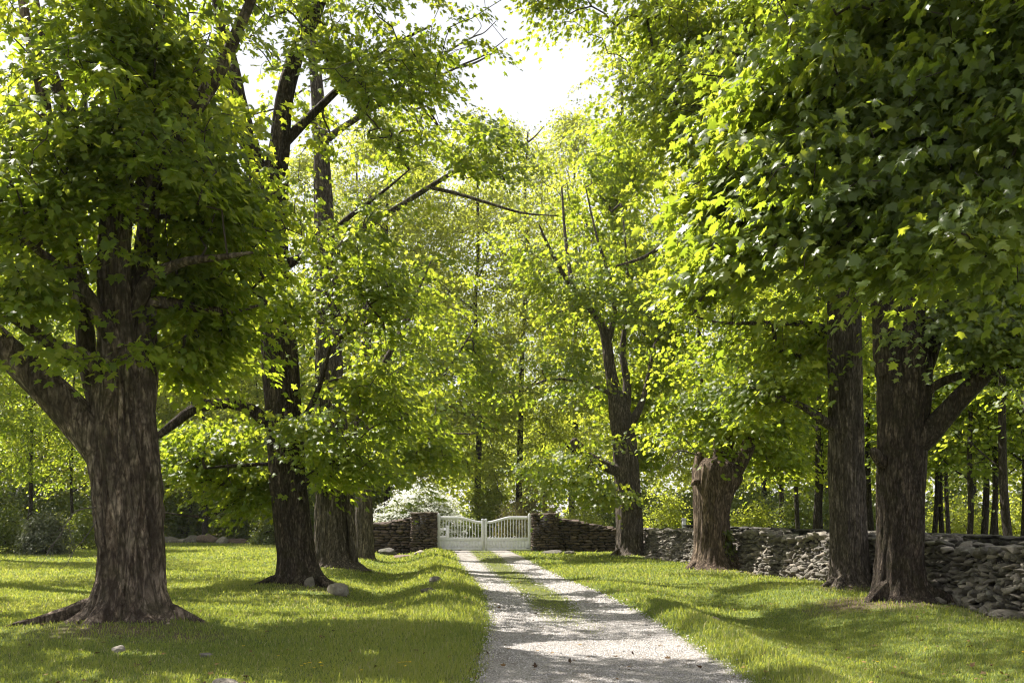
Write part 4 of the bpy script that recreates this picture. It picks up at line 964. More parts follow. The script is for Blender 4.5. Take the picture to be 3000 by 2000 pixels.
def lay_face(st, A, B, hA, hB, rnd, rowh=(.08, .15), w=(.16, .46), depth=.16, jit=.02, tilt=.05, protos=HB, tint=(0, 1), gap=.008, base_drop=.1, hfun=None, skip=None):
    """course stones over the vertical face from A to B (xy), outward normal to the right of A->B"""
    A = np.array(A, float); B = np.array(B, float); L = np.linalg.norm(B - A); d = (B - A) / L; nrm = np.array([d[1], -d[0]])
    yaw = math.atan2(d[1], d[0])
    z = -base_drop; Hm = max(hA, hB) if hfun is None else max(hfun(t) for t in np.linspace(0, 1, 20))
    while z < Hm:
        rh = rnd.uniform(*rowh); x = rnd.uniform(-.15, 0)
        while x < L:
            ww = rnd.uniform(*w) * (1.0 if rnd.uniform() > .15 else 1.3); hh = rh * rnd.uniform(.85, 1.12)
            a = max(0, x); b = min(L, x + ww)
            if b - a < .07: x += ww; continue
            t = (a + b) / 2 / L
            H = (hA + (hB - hA) * t) if hfun is None else hfun(t)
            if z + rh * .6 < H:
                p = A + d * (a + b) / 2 + nrm * (rnd.normal() * jit - depth * .55)
                if skip is None or not skip((a + b) / 2, z):
                    g = float(gz(p[0], p[1]))
                    c = np.array([p[0], p[1], g * .0 + z + rh / 2 + rnd.normal() * .006])
                    R = rotm(rnd.normal() * tilt, rnd.normal() * tilt, yaw + rnd.normal() * tilt)
                    st.add(c, ((b - a) / 2 * 1.06 - gap, depth, hh / 2 * 1.07 - gap), R, protos, rnd, float(np.clip(rnd.beta(2, 2) * (tint[1] - tint[0]) + tint[0], 0, 1)))
            x += ww
        z += rh

def pillar(x0, x1, y0, depth, h, label, rnd, boxes=None):
    cx = (x0 + x1) / 2; base = np.array([cx, y0 + depth / 2, 0.])
    root = thing('gate_pillar', base, label, 'pillar', 'stone gate pillars')
    st = Stones()
    kw = dict(rowh=(.075, .13), w=(.13, .40), depth=.13, jit=.012, tilt=.035)
    lay_face(st, (x0, y0), (x1, y0), h, h, rnd, **kw)
    lay_face(st, (x1, y0), (x1, y0 + depth), h, h, rnd, **kw)
    lay_face(st, (x1, y0 + depth), (x0, y0 + depth), h, h, rnd, **kw)
    lay_face(st, (x0, y0 + depth), (x0, y0), h, h, rnd, **kw)
    for i in range(5):
        for j in range(3):
            st.add(np.array([x0 + .1 + (x1 - x0 - .2) * i / 4, y0 + .12 + (depth - .24) * j / 2, h - .02]), (.18, .18, .05), rotm(rnd.normal() * .04, rnd.normal() * .04, rnd.normal() * .3), HB, rnd, rnd.uniform(.3, .9))
    st.build('stonework', M['stone_red'], root, base)
    b = MB(); b.box((x0 + .06, y0 + .06, -.2), (x1 - .06, y0 + depth - .06, h - .06)); b.build('core', M['core'], root, base)
    return root
rw = np.random.default_rng(201)
GY = 43.0
pillar(-4.31, -3.27, GY - .35, .95, 1.66, 'square brown stone pillar on the left of the white gate', rw)
pillar(.88, 1.95, GY - .35, .95, 1.62, 'square brown stone pillar on the right of the white gate', rw)

def wing(xa, xb, y, hfun, label, rnd):
    base = np.array([(xa + xb) / 2, y + .35, 0.])
    root = tag(thing('stone_wall', base, label, 'wall'), kind='thing')
    st = Stones()
    lay_face(st, (xa, y), (xb, y), 0, 0, rnd, rowh=(.09, .17), w=(.18, .52), depth=.17, jit=.02, tilt=.06, hfun=hfun, gap=.006)
    lay_face(st, (xb, y + .7), (xa, y + .7), 0, 0, rnd, rowh=(.12, .2), w=(.25, .6), depth=.17, jit=.02, tilt=.05, hfun=lambda t: hfun(1 - t))
    n = int((xb - xa) / .3)
    for i in range(n):
        t = (i + .5) / n
        for j in range(2):
            st.add(np.array([xa + (xb - xa) * t + rnd.normal() * .03, y + .18 + .34 * j, hfun(t) - .01 + rnd.normal() * .02]), (rnd.uniform(.14, .26), .2, rnd.uniform(.035, .06)), rotm(rnd.normal() * .07, rnd.normal() * .07, rnd.normal() * .2), HB, rnd, rnd.uniform(.2, .9))
    st.build('stonework', M['stone_red'], root, base)
    mb = MB(); seg = 12
    for i in range(seg):
        a, b = xa + (xb - xa) * i / seg, xa + (xb - xa) * (i + 1) / seg
        h = min(hfun(i / seg), hfun((i + 1) / seg)) - .09
        mb.box((a + .001, y + .07, -.2), (b - .001, y + .63, h))
    mb.build('core', M['core'], root, base)
wing(-7.2, -4.32, GY, lambda t: .95 + .42 * min(1, t * 1.25), 'brown laid stone wall left of the gate under the white shrub', rw)
wing(1.96, 5.0, GY, lambda t: 1.36 - .10 * t - .36 * max(0, (t - .25) / .75) ** .8, 'brown laid stone wall right of the gate, sloping down toward the craggy maple', rw)

# long rubble wall along the right
WP = np.array([(8.6, 11.5), (8.35, 14), (8.15, 16), (8.05, 18), (7.9, 21), (7.5, 23.5), (6.85, 27), (6.25, 31), (5.75, 35), (5.4, 38.5), (5.05, 42.4)], float)
def rubble_wall():
    rnd = np.random.default_rng(211)
    base = np.array([7.3, 25., 0.]); root = thing('rubble_wall', base, 'long grey tumbled fieldstone wall running along the right side behind the maples', 'wall'); tag(root, kind='thing')
    st = Stones()
    seglen = np.linalg.norm(np.diff(WP, axis=0), axis=1); cum = np.concatenate([[0], np.cumsum(seglen)]); Ltot = cum[-1]
    def pt(s):
        return np.array([np.interp(s, cum, WP[:, 0]), np.interp(s, cum, WP[:, 1])])
    def frame(s):
        d = pt(min(s + .6, Ltot)) - pt(max(s - .6, 0)); d /= np.linalg.norm(d); return d, np.array([-d[1], d[0]])   # normal to -x (toward the drive)
    def Hs(s): return 1.05 + .16 * float(n2(s, 0., .5, 2, 5.)) - .10 * np.clip((s - 20) / 6, 0, 1)
    z = -.15
    while z < 1.3:
        near_row = rnd.uniform(.065, .12) * (1.2 if z < .25 else 1)
        s = rnd.uniform(-.2, 0)
        while s < Ltot:
            w = rnd.uniform(.07, .19) * (1.5 if z < .25 and rnd.uniform() < .5 else 1); H = Hs(s)
            hh = near_row * rnd.uniform(.75, 1.35)
            if z + hh * .5 < H:
                d, nr = frame(s + w / 2); g = float(gz(*(pt(s) + nr * .3)))
                bat = .34 * (1 - max(0, z) / H) + .10 * float(n2(s * 1.3, z * 2, .8, 2, 7.)) 
                p = pt(s + w / 2) + nr * (bat + rnd.normal() * .045 - .08)
                c = np.array([p[0], p[1], z + hh / 2 + g * (1 - max(z, 0) / H) + rnd.normal() * .015])
                yaw = math.atan2(d[1], d[0])
                st.add(c, (w / 2 * 1.03, rnd.uniform(.10, .17), hh / 2 * 1.02), rotm(rnd.normal() * .3, rnd.normal() * .42, yaw + rnd.normal() * .28), HR, rnd, float(rnd.beta(2, 2)))
            s += w
        z += near_row
    s = 0
    while s < Ltot:       # top stones
        w = rnd.uniform(.12, .32)
        for j in range(3):
            d, nr = frame(s); p = pt(s) + nr * (.08 - .30 * j + rnd.normal() * .05)
            st.add(np.array([p[0], p[1], Hs(s) + .01 + rnd.normal() * .025]), (w / 2 * 1.1, rnd.uniform(.12, .19), rnd.uniform(.035, .075)), rotm(rnd.normal() * .22, rnd.normal() * .22, math.atan2(d[1], d[0]) + rnd.normal() * .3), HR, rnd, float(rnd.beta(2, 2)))
        s += w * .85
    for i in range(60):   # tumbled stones at the foot
        s = rnd.uniform(0, Ltot); d, nr = frame(s); p = pt(s) + nr * (.42 + abs(rnd.normal()) * .13); r = rnd.uniform(.05, .15)
        st.add(np.array([p[0], p[1], float(gz(*p)) + r * .25]), (r, r * .8, r * .6), rotm(rnd.normal() * .3, rnd.normal() * .3, rnd.uniform(0, 6)), HR, rnd, float(rnd.beta(2, 2)))
    st.build('stonework', M['stone_grey'], root, base)
    V = []; Fq = []
    ss = np.linspace(0, Ltot, 60)
    for s in ss:
        d, nr = frame(s); p = pt(s); H = Hs(s) - .05
        for (o, zz) in ((.24, -.3), (-.02, H), (-.7, H), (-.8, -.3)):
            q = p + nr * o; V.append((q[0], q[1], zz))
    for i in range(59):
        for j in range(3): Fq.append((i * 4 + j, i * 4 + 4 + j, i * 4 + 5 + j, i * 4 + 1 + j))
    mesh_np('core', V, [np.array(Fq)], M['core'], root, base)
    # second dark wall behind
    base2 = np.array([9., 25., 0.]); root2 = thing('stone_wall', base2, 'dark mossy stone wall just behind the long grey rubble wall', 'wall'); tag(root2, kind='thing')
    st = Stones()
    z = .5
    while z < 1.17:
        rh = rnd.uniform(.07, .12); s = 0
        while s < Ltot * .86:
            w = rnd.uniform(.25, .6); d, nr = frame(s + w / 2); p = pt(s + w / 2) - nr * (1.35 + rnd.normal() * .02); 
            st.add(np.array([p[0], p[1], z + rh / 2]), (w / 2 * 1.03, .18, rh / 2 * 1.05), rotm(rnd.normal() * .05, rnd.normal() * .05, math.atan2(d[1], d[0])), HB, rnd, float(rnd.beta(2, 2)))
            s += w
        z += rh
    st.build('stonework', M['stone_dark'], root2, base2)
    V = []; Fq = []
    for s in np.linspace(0, Ltot * .86, 40):
        d, nr = frame(s); p = pt(s)
        for (o, zz) in ((-1.4, -.2), (-1.4, 1.08), (-1.75, 1.08), (-1.75, -.2)):
            q = p + nr * o; V.append((q[0], q[1], zz))
    for i in range(39):
        for j in range(3): Fq.append((i * 4 + j, i * 4 + 4 + j, i * 4 + 5 + j, i * 4 + 1 + j))
    mesh_np('core', V, [np.array(Fq)], M['core'], root2, base2)
rubble_wall()

# loose rocks: each its own thing
def rock(xd, yd, Yd, w, h, label, seed, mat='stone_grey', tint=.5, group=None):
    x = xat(xd, Yd); g = float(gz(x, Yd)); r = w / 2
    bm = bmesh.new(); bmesh.ops.create_icosphere(bm, subdivisions=4, radius=1)
    V = np.array([v.co[:] for v in bm.verts]); Fc = np.array([[v.index for v in f.verts] for f in bm.faces]); bm.free()
    V = V * (1 + .28 * fbm(V * 1.1 + seed * 3.7, 2) + .10 * fbm(V * 3.2 + seed, 3))[:, None]
    rr = np.random.default_rng(seed)
    for k in range(7):
        n = norm(rr.normal(size=3)); dd = V @ n; lim = rr.uniform(.62, .85); V = V - np.outer(np.maximum(dd - lim, 0) * .85, n)
    V = V * np.array([r, r * .75, h])
    base = np.array([x, Yd, g])
    o = mesh_np('rock', V + base + np.array([0, 0, h * .25]), [Fc], M[mat], None, base, attrs={'tint': ('FACE', np.full(len(Fc), tint))}, smooth=True)
    return tag(o, label, 'rock', group)
def gy(yd): return 1.6 * F / (yd * K - HZ)
rock(776, 1380, 20.6, .46, .20, 'smooth grey boulder at the root of the dark straight maple', 1, tint=.75)
rock(712, 1362, 21.2, .24, .18, 'small grey stone wedged at the dark straight maple root', 2, tint=.45)
rock(517, 1566, gy(1580), .24, .09, 'pale rock in the grass at the bottom edge', 3, tint=.8)
rock(270, 1492, gy(1496), .19, .07, 'small grey stone on the bare patch below the massive maple', 4, tint=.6)
rock(473, 1502, gy(1506), .17, .04, 'flat stone nearly buried in grass below the massive maple', 5, tint=.4)
rock(966, 1279, 39.5, .55, .13, 'pale flat rock on the lawn before the left gate pillar', 6, tint=.95)
rock(925, 1276, 40.5, .9, .10, 'brown flat rock on the lawn before the left gate wall', 7, 'stone_red', .9)
rock(890, 1268, 42.0, .8, .22, 'dark rock at the foot of the left gate wall', 8, 'stone_dark', .8)
rock(1000, 1345, gy(1352), .30, .12, 'grey rock half sunk in the left bank of the drive', 9, tint=.35)
rock(985, 1362, gy(1370), .30, .09, 'flat stone below the left bank of the drive', 10, tint=.3)
rock(1270, 1283, 40.5, .9, .13, 'low dark rock pile in grass before the right gate wall', 11, 'stone_dark', .9)
rock(1310, 1287, 39.8, .5, .12, 'dark rock left of the craggy maple roots', 12, 'stone_dark', .9)
rock(1640, 1410, gy(1410), .2, .06, 'small pale stone on the sunny right verge', 13, tint=.95)
rock(2325, 1415, 15.6, .7, .10, 'flat ledge rock at the foot of the rubble wall by the right edge', 14, tint=.4)
for i, (xd, w, h, m_, t) in enumerate([(392, 1.3, .28, 'stone_grey', .4), (480, 1.5, .42, 'stone_red', .8), (510, .75, .3, 'stone_grey', .7), (445, 1.3, .3, 'stone_grey', .25), (545, 1.6, .22, 'stone_red', .6), (590, 1.0, .2, 'stone_red', .4), (215, 2.2, .30, 'stone_grey', .7), (420, .8, .2, 'stone_grey', .8)]):
    labs = ['flat grey boulder at the left end of the rock row', 'tallest brown boulder of the rock row', 'round pale stone in front of the tallest brown boulder', 'slanted dark slab in the rock row', 'low brown rock right of the tallest boulder', 'low brown rock at the right end of the rock row', 'long flat rock left of the massive maple trunk', 'small pale rock between the slabs of the rock row']
    rock(xd, 1245, 55.5 if i != 2 else 54.6, w, h, labs[i], 30 + i, m_, t, 'rock row at the back of the left lawn')

# ------------------------------------------------------------------ gate
def gate_leaf(xh, xc, label):
    """xh hinge outer x, xc meeting x"""
    s = 1 if xc > xh else -1; y0, y1 = GY - .03, GY + .03
    base = np.array([xh, GY, 0.0]); root = thing('gate_leaf', base, label, 'gate', 'white double gate')
    def bx(name, xa, xb, za, zb, ya=y0, yb=y1, bev=.006, par=root, mat='white'):
        m = MB(); m.box((min(xa, xb), ya, za), (max(xa, xb), yb, zb), bev); return m.build(name, M[mat], par, base)
    def lathe_top(x, z, w):
        m = MB(); m.box((x - w / 2 - .012, y0 - .012, z), (x + w / 2 + .012, y1 + .012, z + .03), .006); 
        m.box((x - w / 2 + .01, y0 + .0, z + .031), (x + w / 2 - .01, y1, z + .055), .01); return m.build('post_cap', M['white'], root, base)
    pw = .12
    bx('hinge_post', xh, xh + s * pw, .04, 1.60); 
    # rounded horn on the hinge post
    m = MB(); bm = bmesh.new(); bmesh.ops.create_cone(bm, cap_ends=True, segments=20, radius1=.055, radius2=.055, depth=.055)
    for v in bm.verts: v.co = Vector((v.co.x + xh + s * .055, GY + v.co.z, v.co.y * .9 + 1.60))
    m.bm(bm); m.build('post_cap', M['white'], root, base)
    bx('meeting_post', xc - s * .005, xc - s * .115, .04, 1.36); lathe_top(xc - s * .06, 1.36, .10)
    a, b = xh + s * pw, xc - s * .115
    # swept top rail
    def zt(t):
        f = np.clip((t - .44) / .56, 0, 1); sm = f * f * (3 - 2 * f)
        return 1.52 - .21 * (sm * .75 + .25 * np.sin(f * np.pi / 2))
    n = 40; V = []
    for i in range(n + 1):
        t = i / n; x = a + (b - a) * t; z = zt(t); th = .135 - .02 * t
        V += [(x, y0 + .004, z - th), (x, y1 - .004, z - th), (x, y1 - .004, z), (x, y0 + .004, z)]
    Fq = []
    for i in range(n):
        for j in range(4): Fq.append((i * 4 + j, i * 4 + (j + 1) % 4, i * 4 + 4 + (j + 1) % 4, i * 4 + 4 + j))
    Fq += [(3, 2, 1, 0), (n * 4, n * 4 + 1, n * 4 + 2, n * 4 + 3)]
    mesh_np('top_rail', V, [np.array(Fq)], M['white'], root, base)
    bx('middle_rail', a, b, .46, .60, y0 + .003, y1 - .003)
    bx('bottom_rail', a, b, .04, .135, y0 + .003, y1 - .003)
    nb = 13
    for i in range(nb):
        t = (i + 1) / (nb + 1); x = a + (b - a) * t
        bx('baluster', x - .016, x + .016, .598, float(zt(t)) - .12, GY - .014, GY + .014, .003)
    m = MB(); npl = 14
    for i in range(npl):
        xa = a + (b - a) * i / npl; xb = a + (b - a) * (i + 1) / npl
        m.box((min(xa, xb) + .0015, GY - .006, .134), (max(xa, xb) - .0015, GY + .01, .462), .003)
    m.build('panel', M['white'], root, base)
    for (xa, xb, za, zb) in ((a, a + s * .03, .14, .455), (b - s * .03, b, .14, .455)):
        bx('moulding', xa, xb, za, zb, y0 + .01, y0 + .022, .003)
    # swing operator arm
    ar = thing('gate_opener', (xh - s * .05, GY - .2, .1), 'white gate opener arm along the foot of the ' + ('left' if s > 0 else 'right') + ' gate leaf', 'gate opener', 'gate openers')
    ab = np.array([xh - s * .05, GY - .2, .1])
    m = MB(); m.box((min(xh - s * .1, xh + s * .62), GY - .20, .06), (max(xh - s * .1, xh + s * .62), GY - .10, .135), .012); m.build('housing', M['metalwhite'], ar, ab)
    m = MB(); m.box((min(xh + s * .623, xh + s * 1.06), GY - .195, .062), (max(xh + s * .623, xh + s * 1.06), GY - .105, .13), .012); m.build('sleeve', M['metalwhite'], ar, ab)
    m = MB(); m.box((min(xh + s * .9, xh + s * 1.04), GY - .17, .035), (max(xh + s * .9, xh + s * 1.04), GY - .032, .061), .004); m.build('bracket', M['black'], ar, ab)
    m = MB(); m.box((min(xh + s * .05, xh + s * .19), GY - .19, .136), (max(xh + s * .05, xh + s * .19), GY - .12, .155), .008); m.build('release_cap', M['black'], ar, ab)
    m = MB(); m.box((min(xh - s * .08, xh - s * .22), GY - .42, -.05), (max(xh - s * .08, xh - s * .22), GY - .1, .22), .01)
    o = m.build('control_box', M['black'], None, np.array([xh - s * .15, GY - .3, 0.])); tag(o, 'black box at the foot of the ' + ('left' if s > 0 else 'right') + ' stone gate pillar', 'control box', 'gate control boxes')
gate_leaf(-3.22, -1.215, 'left leaf of the closed white gate, low end meeting in the middle')
gate_leaf(.81, -1.195, 'right leaf of the closed white gate, low end meeting in the middle')

# white rail fence beyond the gate, wooden post, white marker post
fb = np.array([-3.4, 45.2, 0.]); fr = thing('rail_fence', fb, 'short white rail fence seen through the left gate leaf', 'fence')
for (za, zb) in ((.86, .98), (.52, .64), (.22, .34)):
    m = MB(); m.box((-5.2, 45.18, za), (-3.005, 45.22, zb), .004); m.build('rail', M['white'], fr, fb)
m = MB(); m.box((-3.0, 45.13, -.1), (-2.86, 45.27, 1.06), .008); m.build('post', M['white'], fr, fb)
m = MB(); m.box((-3.02, 45.11, 1.061), (-2.84, 45.29, 1.09), .008); m.build('post_cap', M['white'], fr, fb)
m = MB(); m.box((-1.98, 48.0, -.1), (-1.80, 48.16, 1.28), .012); m.box((-2.0, 47.985, 1.281), (-1.78, 48.175, 1.32), .012)
tag(m.build('wooden_post', M['wood'], None, np.array([-1.89, 48.08, 0])), 'weathered tan wooden post seen between the gate balusters', 'post')
px = xat(1571, 40); pb = np.array([px, 40., 0.])
pr = thing('marker_post', pb, 'slim white capped post standing behind the rubble wall', 'post')
m = MB(); m.box((px - .075, 39.93, -.1), (px + .075, 40.07, 1.37), .008); m.build('shaft', M['white'], pr, pb)
m = MB(); m.box((px - .105, 39.9, 1.371), (px + .105, 40.1, 1.42), .012); m.box((px - .08, 39.92, 1.421), (px + .08, 40.08, 1.46), .012); m.build('cap', M['white'], pr, pb)

# ------------------------------------------------------------------ ground, drive, grass
def grid_sheet(name, xs, ys, zoff, mat, kind, label, attr=None, zfun=None):
    X, Yg = np.meshgrid(xs, ys); Z = gz(X, Yg) + zoff
    V = np.stack([X, Yg, Z], -1).reshape(-1, 3); nx, ny = len(xs), len(ys)
    i = np.arange(ny - 1)[:, None] * nx; j = np.arange(nx - 1)[None]
    Fq = np.stack([i + j, i + j + 1, i + nx + j + 1, i + nx + j], -1).reshape(-1, 4)
    return V, Fq
def bare_amt(x, y):
    b = np.zeros_like(x)
    for (tx, ty, r, a) in ((-5.3, 13.3, 1.2, .75), (-4.3, 12.9, .8, .7), (-4.2, 21.2, .9, .7), (-4.9, 28.8, 1.1, .6), (6.4, 17.4, 1.2, .9), (7.2, 20.2, 1.2, .8), (5.8, 27.6, 1.2, .6), (8.0, 15.5, 1.0, .9), (4.4, 38., 1.2, .5)):
        b = np.maximum(b, a * np.exp(-(((x - tx) / (r * 1.3)) ** 2 + ((y - ty) / r) ** 2)))
    wd = np.abs(x - (np.interp(y, WP[:, 1], WP[:, 0]) - .45)); b = np.maximum(b, .75 * np.exp(-(wd / .3) ** 2) * (y < 40))
    b = np.maximum(b, .8 * (y > 57) * (x < -8))
    return b
xs = np.unique(np.concatenate([np.linspace(-400, -40, 16), np.linspace(-40, -14, 40), np.linspace(-14, 14, 190), np.linspace(14, 40, 30), np.linspace(40, 400, 16)]))
ys = np.unique(np.concatenate([np.linspace(-60, 4, 16), np.linspace(4, 48, 260), np.linspace(48, 120, 60), np.linspace(120, 700, 16)]))
V, Fq = grid_sheet('lawn', xs, ys, 0, None, None, None)
o = mesh_np('lawn', V, [Fq], M['ground'], None, None, attrs={'bare': ('POINT', bare_amt(V[:, 0], V[:, 1]))}, smooth=True)
tag(o, 'mown green lawn on both sides of the drive', 'lawn', None, 'structure')

def grassy(x, y):
    d = x - roadc(y); hw = roadhw(y)
    strip = np.exp(-((d + .06) / (.47 + .003 * (y - 18))) ** 4) * np.clip((y - 12.5) / 5, 0, 1)
    spots = .45 * np.exp(-((d - .15) / .5) ** 2) * np.clip((y - 10) / 5, 0, 1)
    edge = np.clip((np.abs(d) - hw + .30) / .30, 0, 1) * .9
    return np.maximum(np.maximum(strip, spots), edge)
yy = np.linspace(-6, 47, 420); us = np.linspace(-1, 1, 37)
Yg, U = np.meshgrid(yy, us, indexing='ij')
edgeN = .16 * n2(Yg, U * 0 + np.sign(U) * 5, 1.1, 3, 8.) + .08 * n2(Yg, U * 0 + np.sign(U) * 5, 4., 2, 1.)
X = roadc(Yg) + U * (roadhw(Yg) + edgeN * np.abs(U))
Z = gz(X, Yg) + .014 - .03 * np.clip((np.abs(U) - .9) / .1, 0, 1) + .006 * n2(X, Yg, 3, 3, 2.)
V = np.stack([X, Yg, Z], -1).reshape(-1, 3); nx = len(us)
i = np.arange(len(yy) - 1)[:, None] * nx; j = np.arange(nx - 1)[None]
Fq = np.stack([i + j, i + j + 1, i + nx + j + 1, i + nx + j], -1).reshape(-1, 4)
o = mesh_np('driveway', V, [Fq], M['gravel'], None, None, attrs={'grassy': ('POINT', grassy(V[:, 0], V[:, 1]))}, smooth=True)
tag(o, 'two track gravel drive leading to the white gate', 'driveway', None, 'structure')

def pebbles():
    rs = np.random.default_rng(301); n = 52000
    y = 8.6 + 26 * rs.uniform(0, 1, n) ** 2.1; d = rs.uniform(-1.08, 1.08, n) * roadhw(y); x = roadc(y) + d
    ed = np.abs(d) / roadhw(y); ok = (grassy(x, y) < rs.uniform(.3, 1, n)) & (rs.uniform(size=n) > (ed > .95) * .6)
    x, y = x[ok], y[ok]; n = len(x)
    r = rs.uniform(.006, .014, n) * (1 + .6 * (rs.uniform(size=n) > .95)) * np.clip(y / 12, .8, 1.6)
    z = gz(x, y) + .014
    T = np.array([(1, 0, -.3), (-.3, .95, -.3), (-.8, -.7, -.3), (.1, .15, .75), (.7, .5, .35), (-.5, .1, .5)])
    Fc = np.array([[0, 4, 3], [4, 1, 3], [1, 5, 3], [5, 2, 3], [2, 0, 3], [0, 1, 4], [1, 2, 5]])
    a = rs.uniform(0, 6.28, n); ca, sa = np.cos(a), np.sin(a); q = T[None] * r[:, None, None] * rs.uniform(.7, 1.3, (n, 1, 3))
    V = np.stack([q[..., 0] * ca[:, None] - q[..., 1] * sa[:, None] + x[:, None], q[..., 0] * sa[:, None] + q[..., 1] * ca[:, None] + y[:, None], q[..., 2] + z[:, None]], -1).reshape(-1, 3)
    Fa = (Fc[None] + (np.arange(n) * 6)[:, None, None]).reshape(-1, 3)
    o = mesh_np('gravel', V, [Fa], M['pebble'], None, None, attrs={'tint': ('FACE', np.repeat(rs.beta(2, 2, n), 7))})
    tag(o, 'loose grey gravel stones on the drive', 'gravel', None, 'stuff')
pebbles()

def grass():
    rs = np.random.default_rng(311)
    xs_, ys_, hs_, ws_ = [], [], [], []
    for (ya, yb, dens, h, w) in ((8.3, 12, 2100, .058, .004), (12, 17, 1250, .058, .005), (17, 24, 620, .06, .007), (24, 34, 300, .065, .010), (34, 58, 100, .075, .018)):
        xl = -.56 * yb - .5; xr = .56 * yb + .5
        n = int((yb - ya) * (xr - xl) * dens)
        y = rs.uniform(ya, yb, n); x = rs.uniform(xl, xr, n)
        ok = np.abs(x / y) < .54
        d = x - roadc(y); hw = roadhw(y)
        on = np.abs(d) < hw + .12 * n2(x, y, 1.5, 2, 3.) + .02
        g = grassy(x, y)
        pr = np.where(on & (y < 47), np.clip(g * 1.25 - .25, 0, 1) ** 1.2, 1.0)
        pr = pr * (1 - .85 * np.clip(bare_amt(x, y) + .4 * n2(x, y, 1.5, 2, 6.), 0, 1))
        wx = np.interp(y, WP[:, 1], WP[:, 0]); pr = np.where((x > wx - .3) & (y < 42.5), 0, pr)
        pr = np.where((np.abs(y - GY - .2) < .6) & (((x > -7.2) & (x < -3.2)) | ((x > .8) & (x < 5.))), 0, pr)
        ok &= rs.uniform(size=n) < pr
        x, y = x[ok], y[ok]; n = len(x); d = d[ok]; hw = hw[ok]
        cl = n2(x, y, .9, 3, 12.); tuft = np.clip(n2(x, y, 3.2, 2, 2.5), 0, 1)
        lip = np.exp(-((d - hw - .45) / .35) ** 2) * (y < 17) + .8 * np.exp(-((d + hw + .7) / .6) ** 2)
        hh = h * rs.uniform(.45, 1.25, n) * (1 + .35 * cl + .7 * tuft + .8 * lip)
        hh = np.where(np.abs(d) < hw, hh * .7, hh)
        tall_ = rs.uniform(size=n) > .992; hh = np.where(tall_, hh * 2.0, hh)
        xs_.append(x); ys_.append(y); hs_.append(hh); ws_.append(w * rs.uniform(.6, 1.3, n))
    x = np.concatenate(xs_); y = np.concatenate(ys_); h = np.concatenate(hs_); w = np.concatenate(ws_); n = len(x)
    z = gz(x, y) - .008
    a = rs.uniform(0, 6.28, n); lean = rs.uniform(.1, .75, n); la = rs.uniform(0, 6.28, n)
    sx, sy = np.cos(a) * w, np.sin(a) * w
    lx, ly = np.cos(la) * lean * h, np.sin(la) * lean * h
    V = np.empty((n, 5, 3), np.float32)
    V[:, 0] = np.stack([x - sx, y - sy, z], -1); V[:, 1] = np.stack([x + sx, y + sy, z], -1)
    mx, my, mz = x + lx * .35, y + ly * .35, z + h * .6
    V[:, 2] = np.stack([mx + sx * .8, my + sy * .8, mz], -1); V[:, 3] = np.stack([mx - sx * .8, my - sy * .8, mz], -1)
    V[:, 4] = np.stack([x + lx, y + ly, z + h * (1 - .25 * lean)], -1)
    q = np.array([0, 1, 2, 3]); t = np.array([3, 2, 4]); off = (np.arange(n) * 5)[:, None]
    tint = np.clip(.42 + .35 * n2(x, y, .6, 3, 21.) + .17 * rs.normal(size=n), 0, .86); tint = np.where(rs.uniform(size=n) > .94 - .10 * np.clip(n2(x, y, .8, 2, 33.), 0, 1), 1.0, tint)
    o = mesh_np('grass', V.reshape(-1, 3), [q[None] + off, t[None] + off], M['blade'], None, None, attrs={'tint': ('FACE', np.concatenate([tint, tint]))})
    tag(o, 'short green grass blades of the lawn and drive centre', 'grass', None, 'stuff')
    print('blades', n)
grass()

def litter():
    rs = np.random.default_rng(331); n = 900
    y = 8.6 + 30 * rs.uniform(0, 1, n) ** 1.8; x = rs.uniform(-.55, .55, n) * y
    ok = (x < np.interp(y, WP[:, 1], WP[:, 0]) - .4); x, y = x[ok], y[ok]; n = len(x)
    onroad = np.abs(x - roadc(y)) < roadhw(y)
    P = np.stack([x, y, gz(x, y) + np.where(onroad, .022, .03)], -1)
    A = rs.normal(size=(n, 3)) * np.array([1, 1, .25]); Nn = np.array([0, 0, 1.]) + .35 * rs.normal(size=(n, 3))
    V, Fc = leaf_geo(P, A, Nn, rs.uniform(.03, .075, n), 'maple')
    m, nt, out = new_mat('dead_leaf'); a = N(nt, 'ShaderNodeAttribute', attribute_name='tint')
    principled(nt, out, ramp(nt, a.outputs['Fac'], [(0, (.05, .03, .018)), (.6, (.14, .085, .04)), (1, (.26, .17, .06))]), .8, None, .2)
    o = mesh_np('leaf_litter', V, [Fc], m, None, None, attrs={'tint': ('FACE', np.repeat(rs.uniform(0, 1, n), len(MAPLEF)))})
    tag(o, 'scattered brown fallen leaves on the lawn and drive', 'litter', None, 'stuff')
litter()

# yellow buttercups
def buttercup():
    root = thing('buttercup', (0, 0, 0), 'small yellow buttercup in the grass', 'flower', 'yellow buttercups in the lawn')
    V, Fq, F3 = tube(np.array([[0, 0, -.01], [.004, 0, .07], [0, .004, .135]]), np.array([.0024, .002, .0018]), nth=5, nz=6, furrow=0)
    mesh_np('stem', V, [Fq], M['blade'], root, None, attrs={'tint': ('FACE', np.full(len(Fq), .4))})
    a = np.arange(5) * 1.2566; P = np.tile([0, .004, .135], (5, 1)); A = np.stack([np.cos(a), np.sin(a), 0 * a + .5], -1); Nn = np.tile([0, 0, 1.], (5, 1)) - .3 * A
    V, Fc = leaf_geo(P, A, Nn, np.full(5, .026), 'far'); V2 = V.copy()
    mesh_np('blossom', V, [Fc], M['yellow'], root, None, attrs={'tint': ('FACE', np.full(len(Fc), .5))})
    return root
bc = buttercup(); USED_B = 0
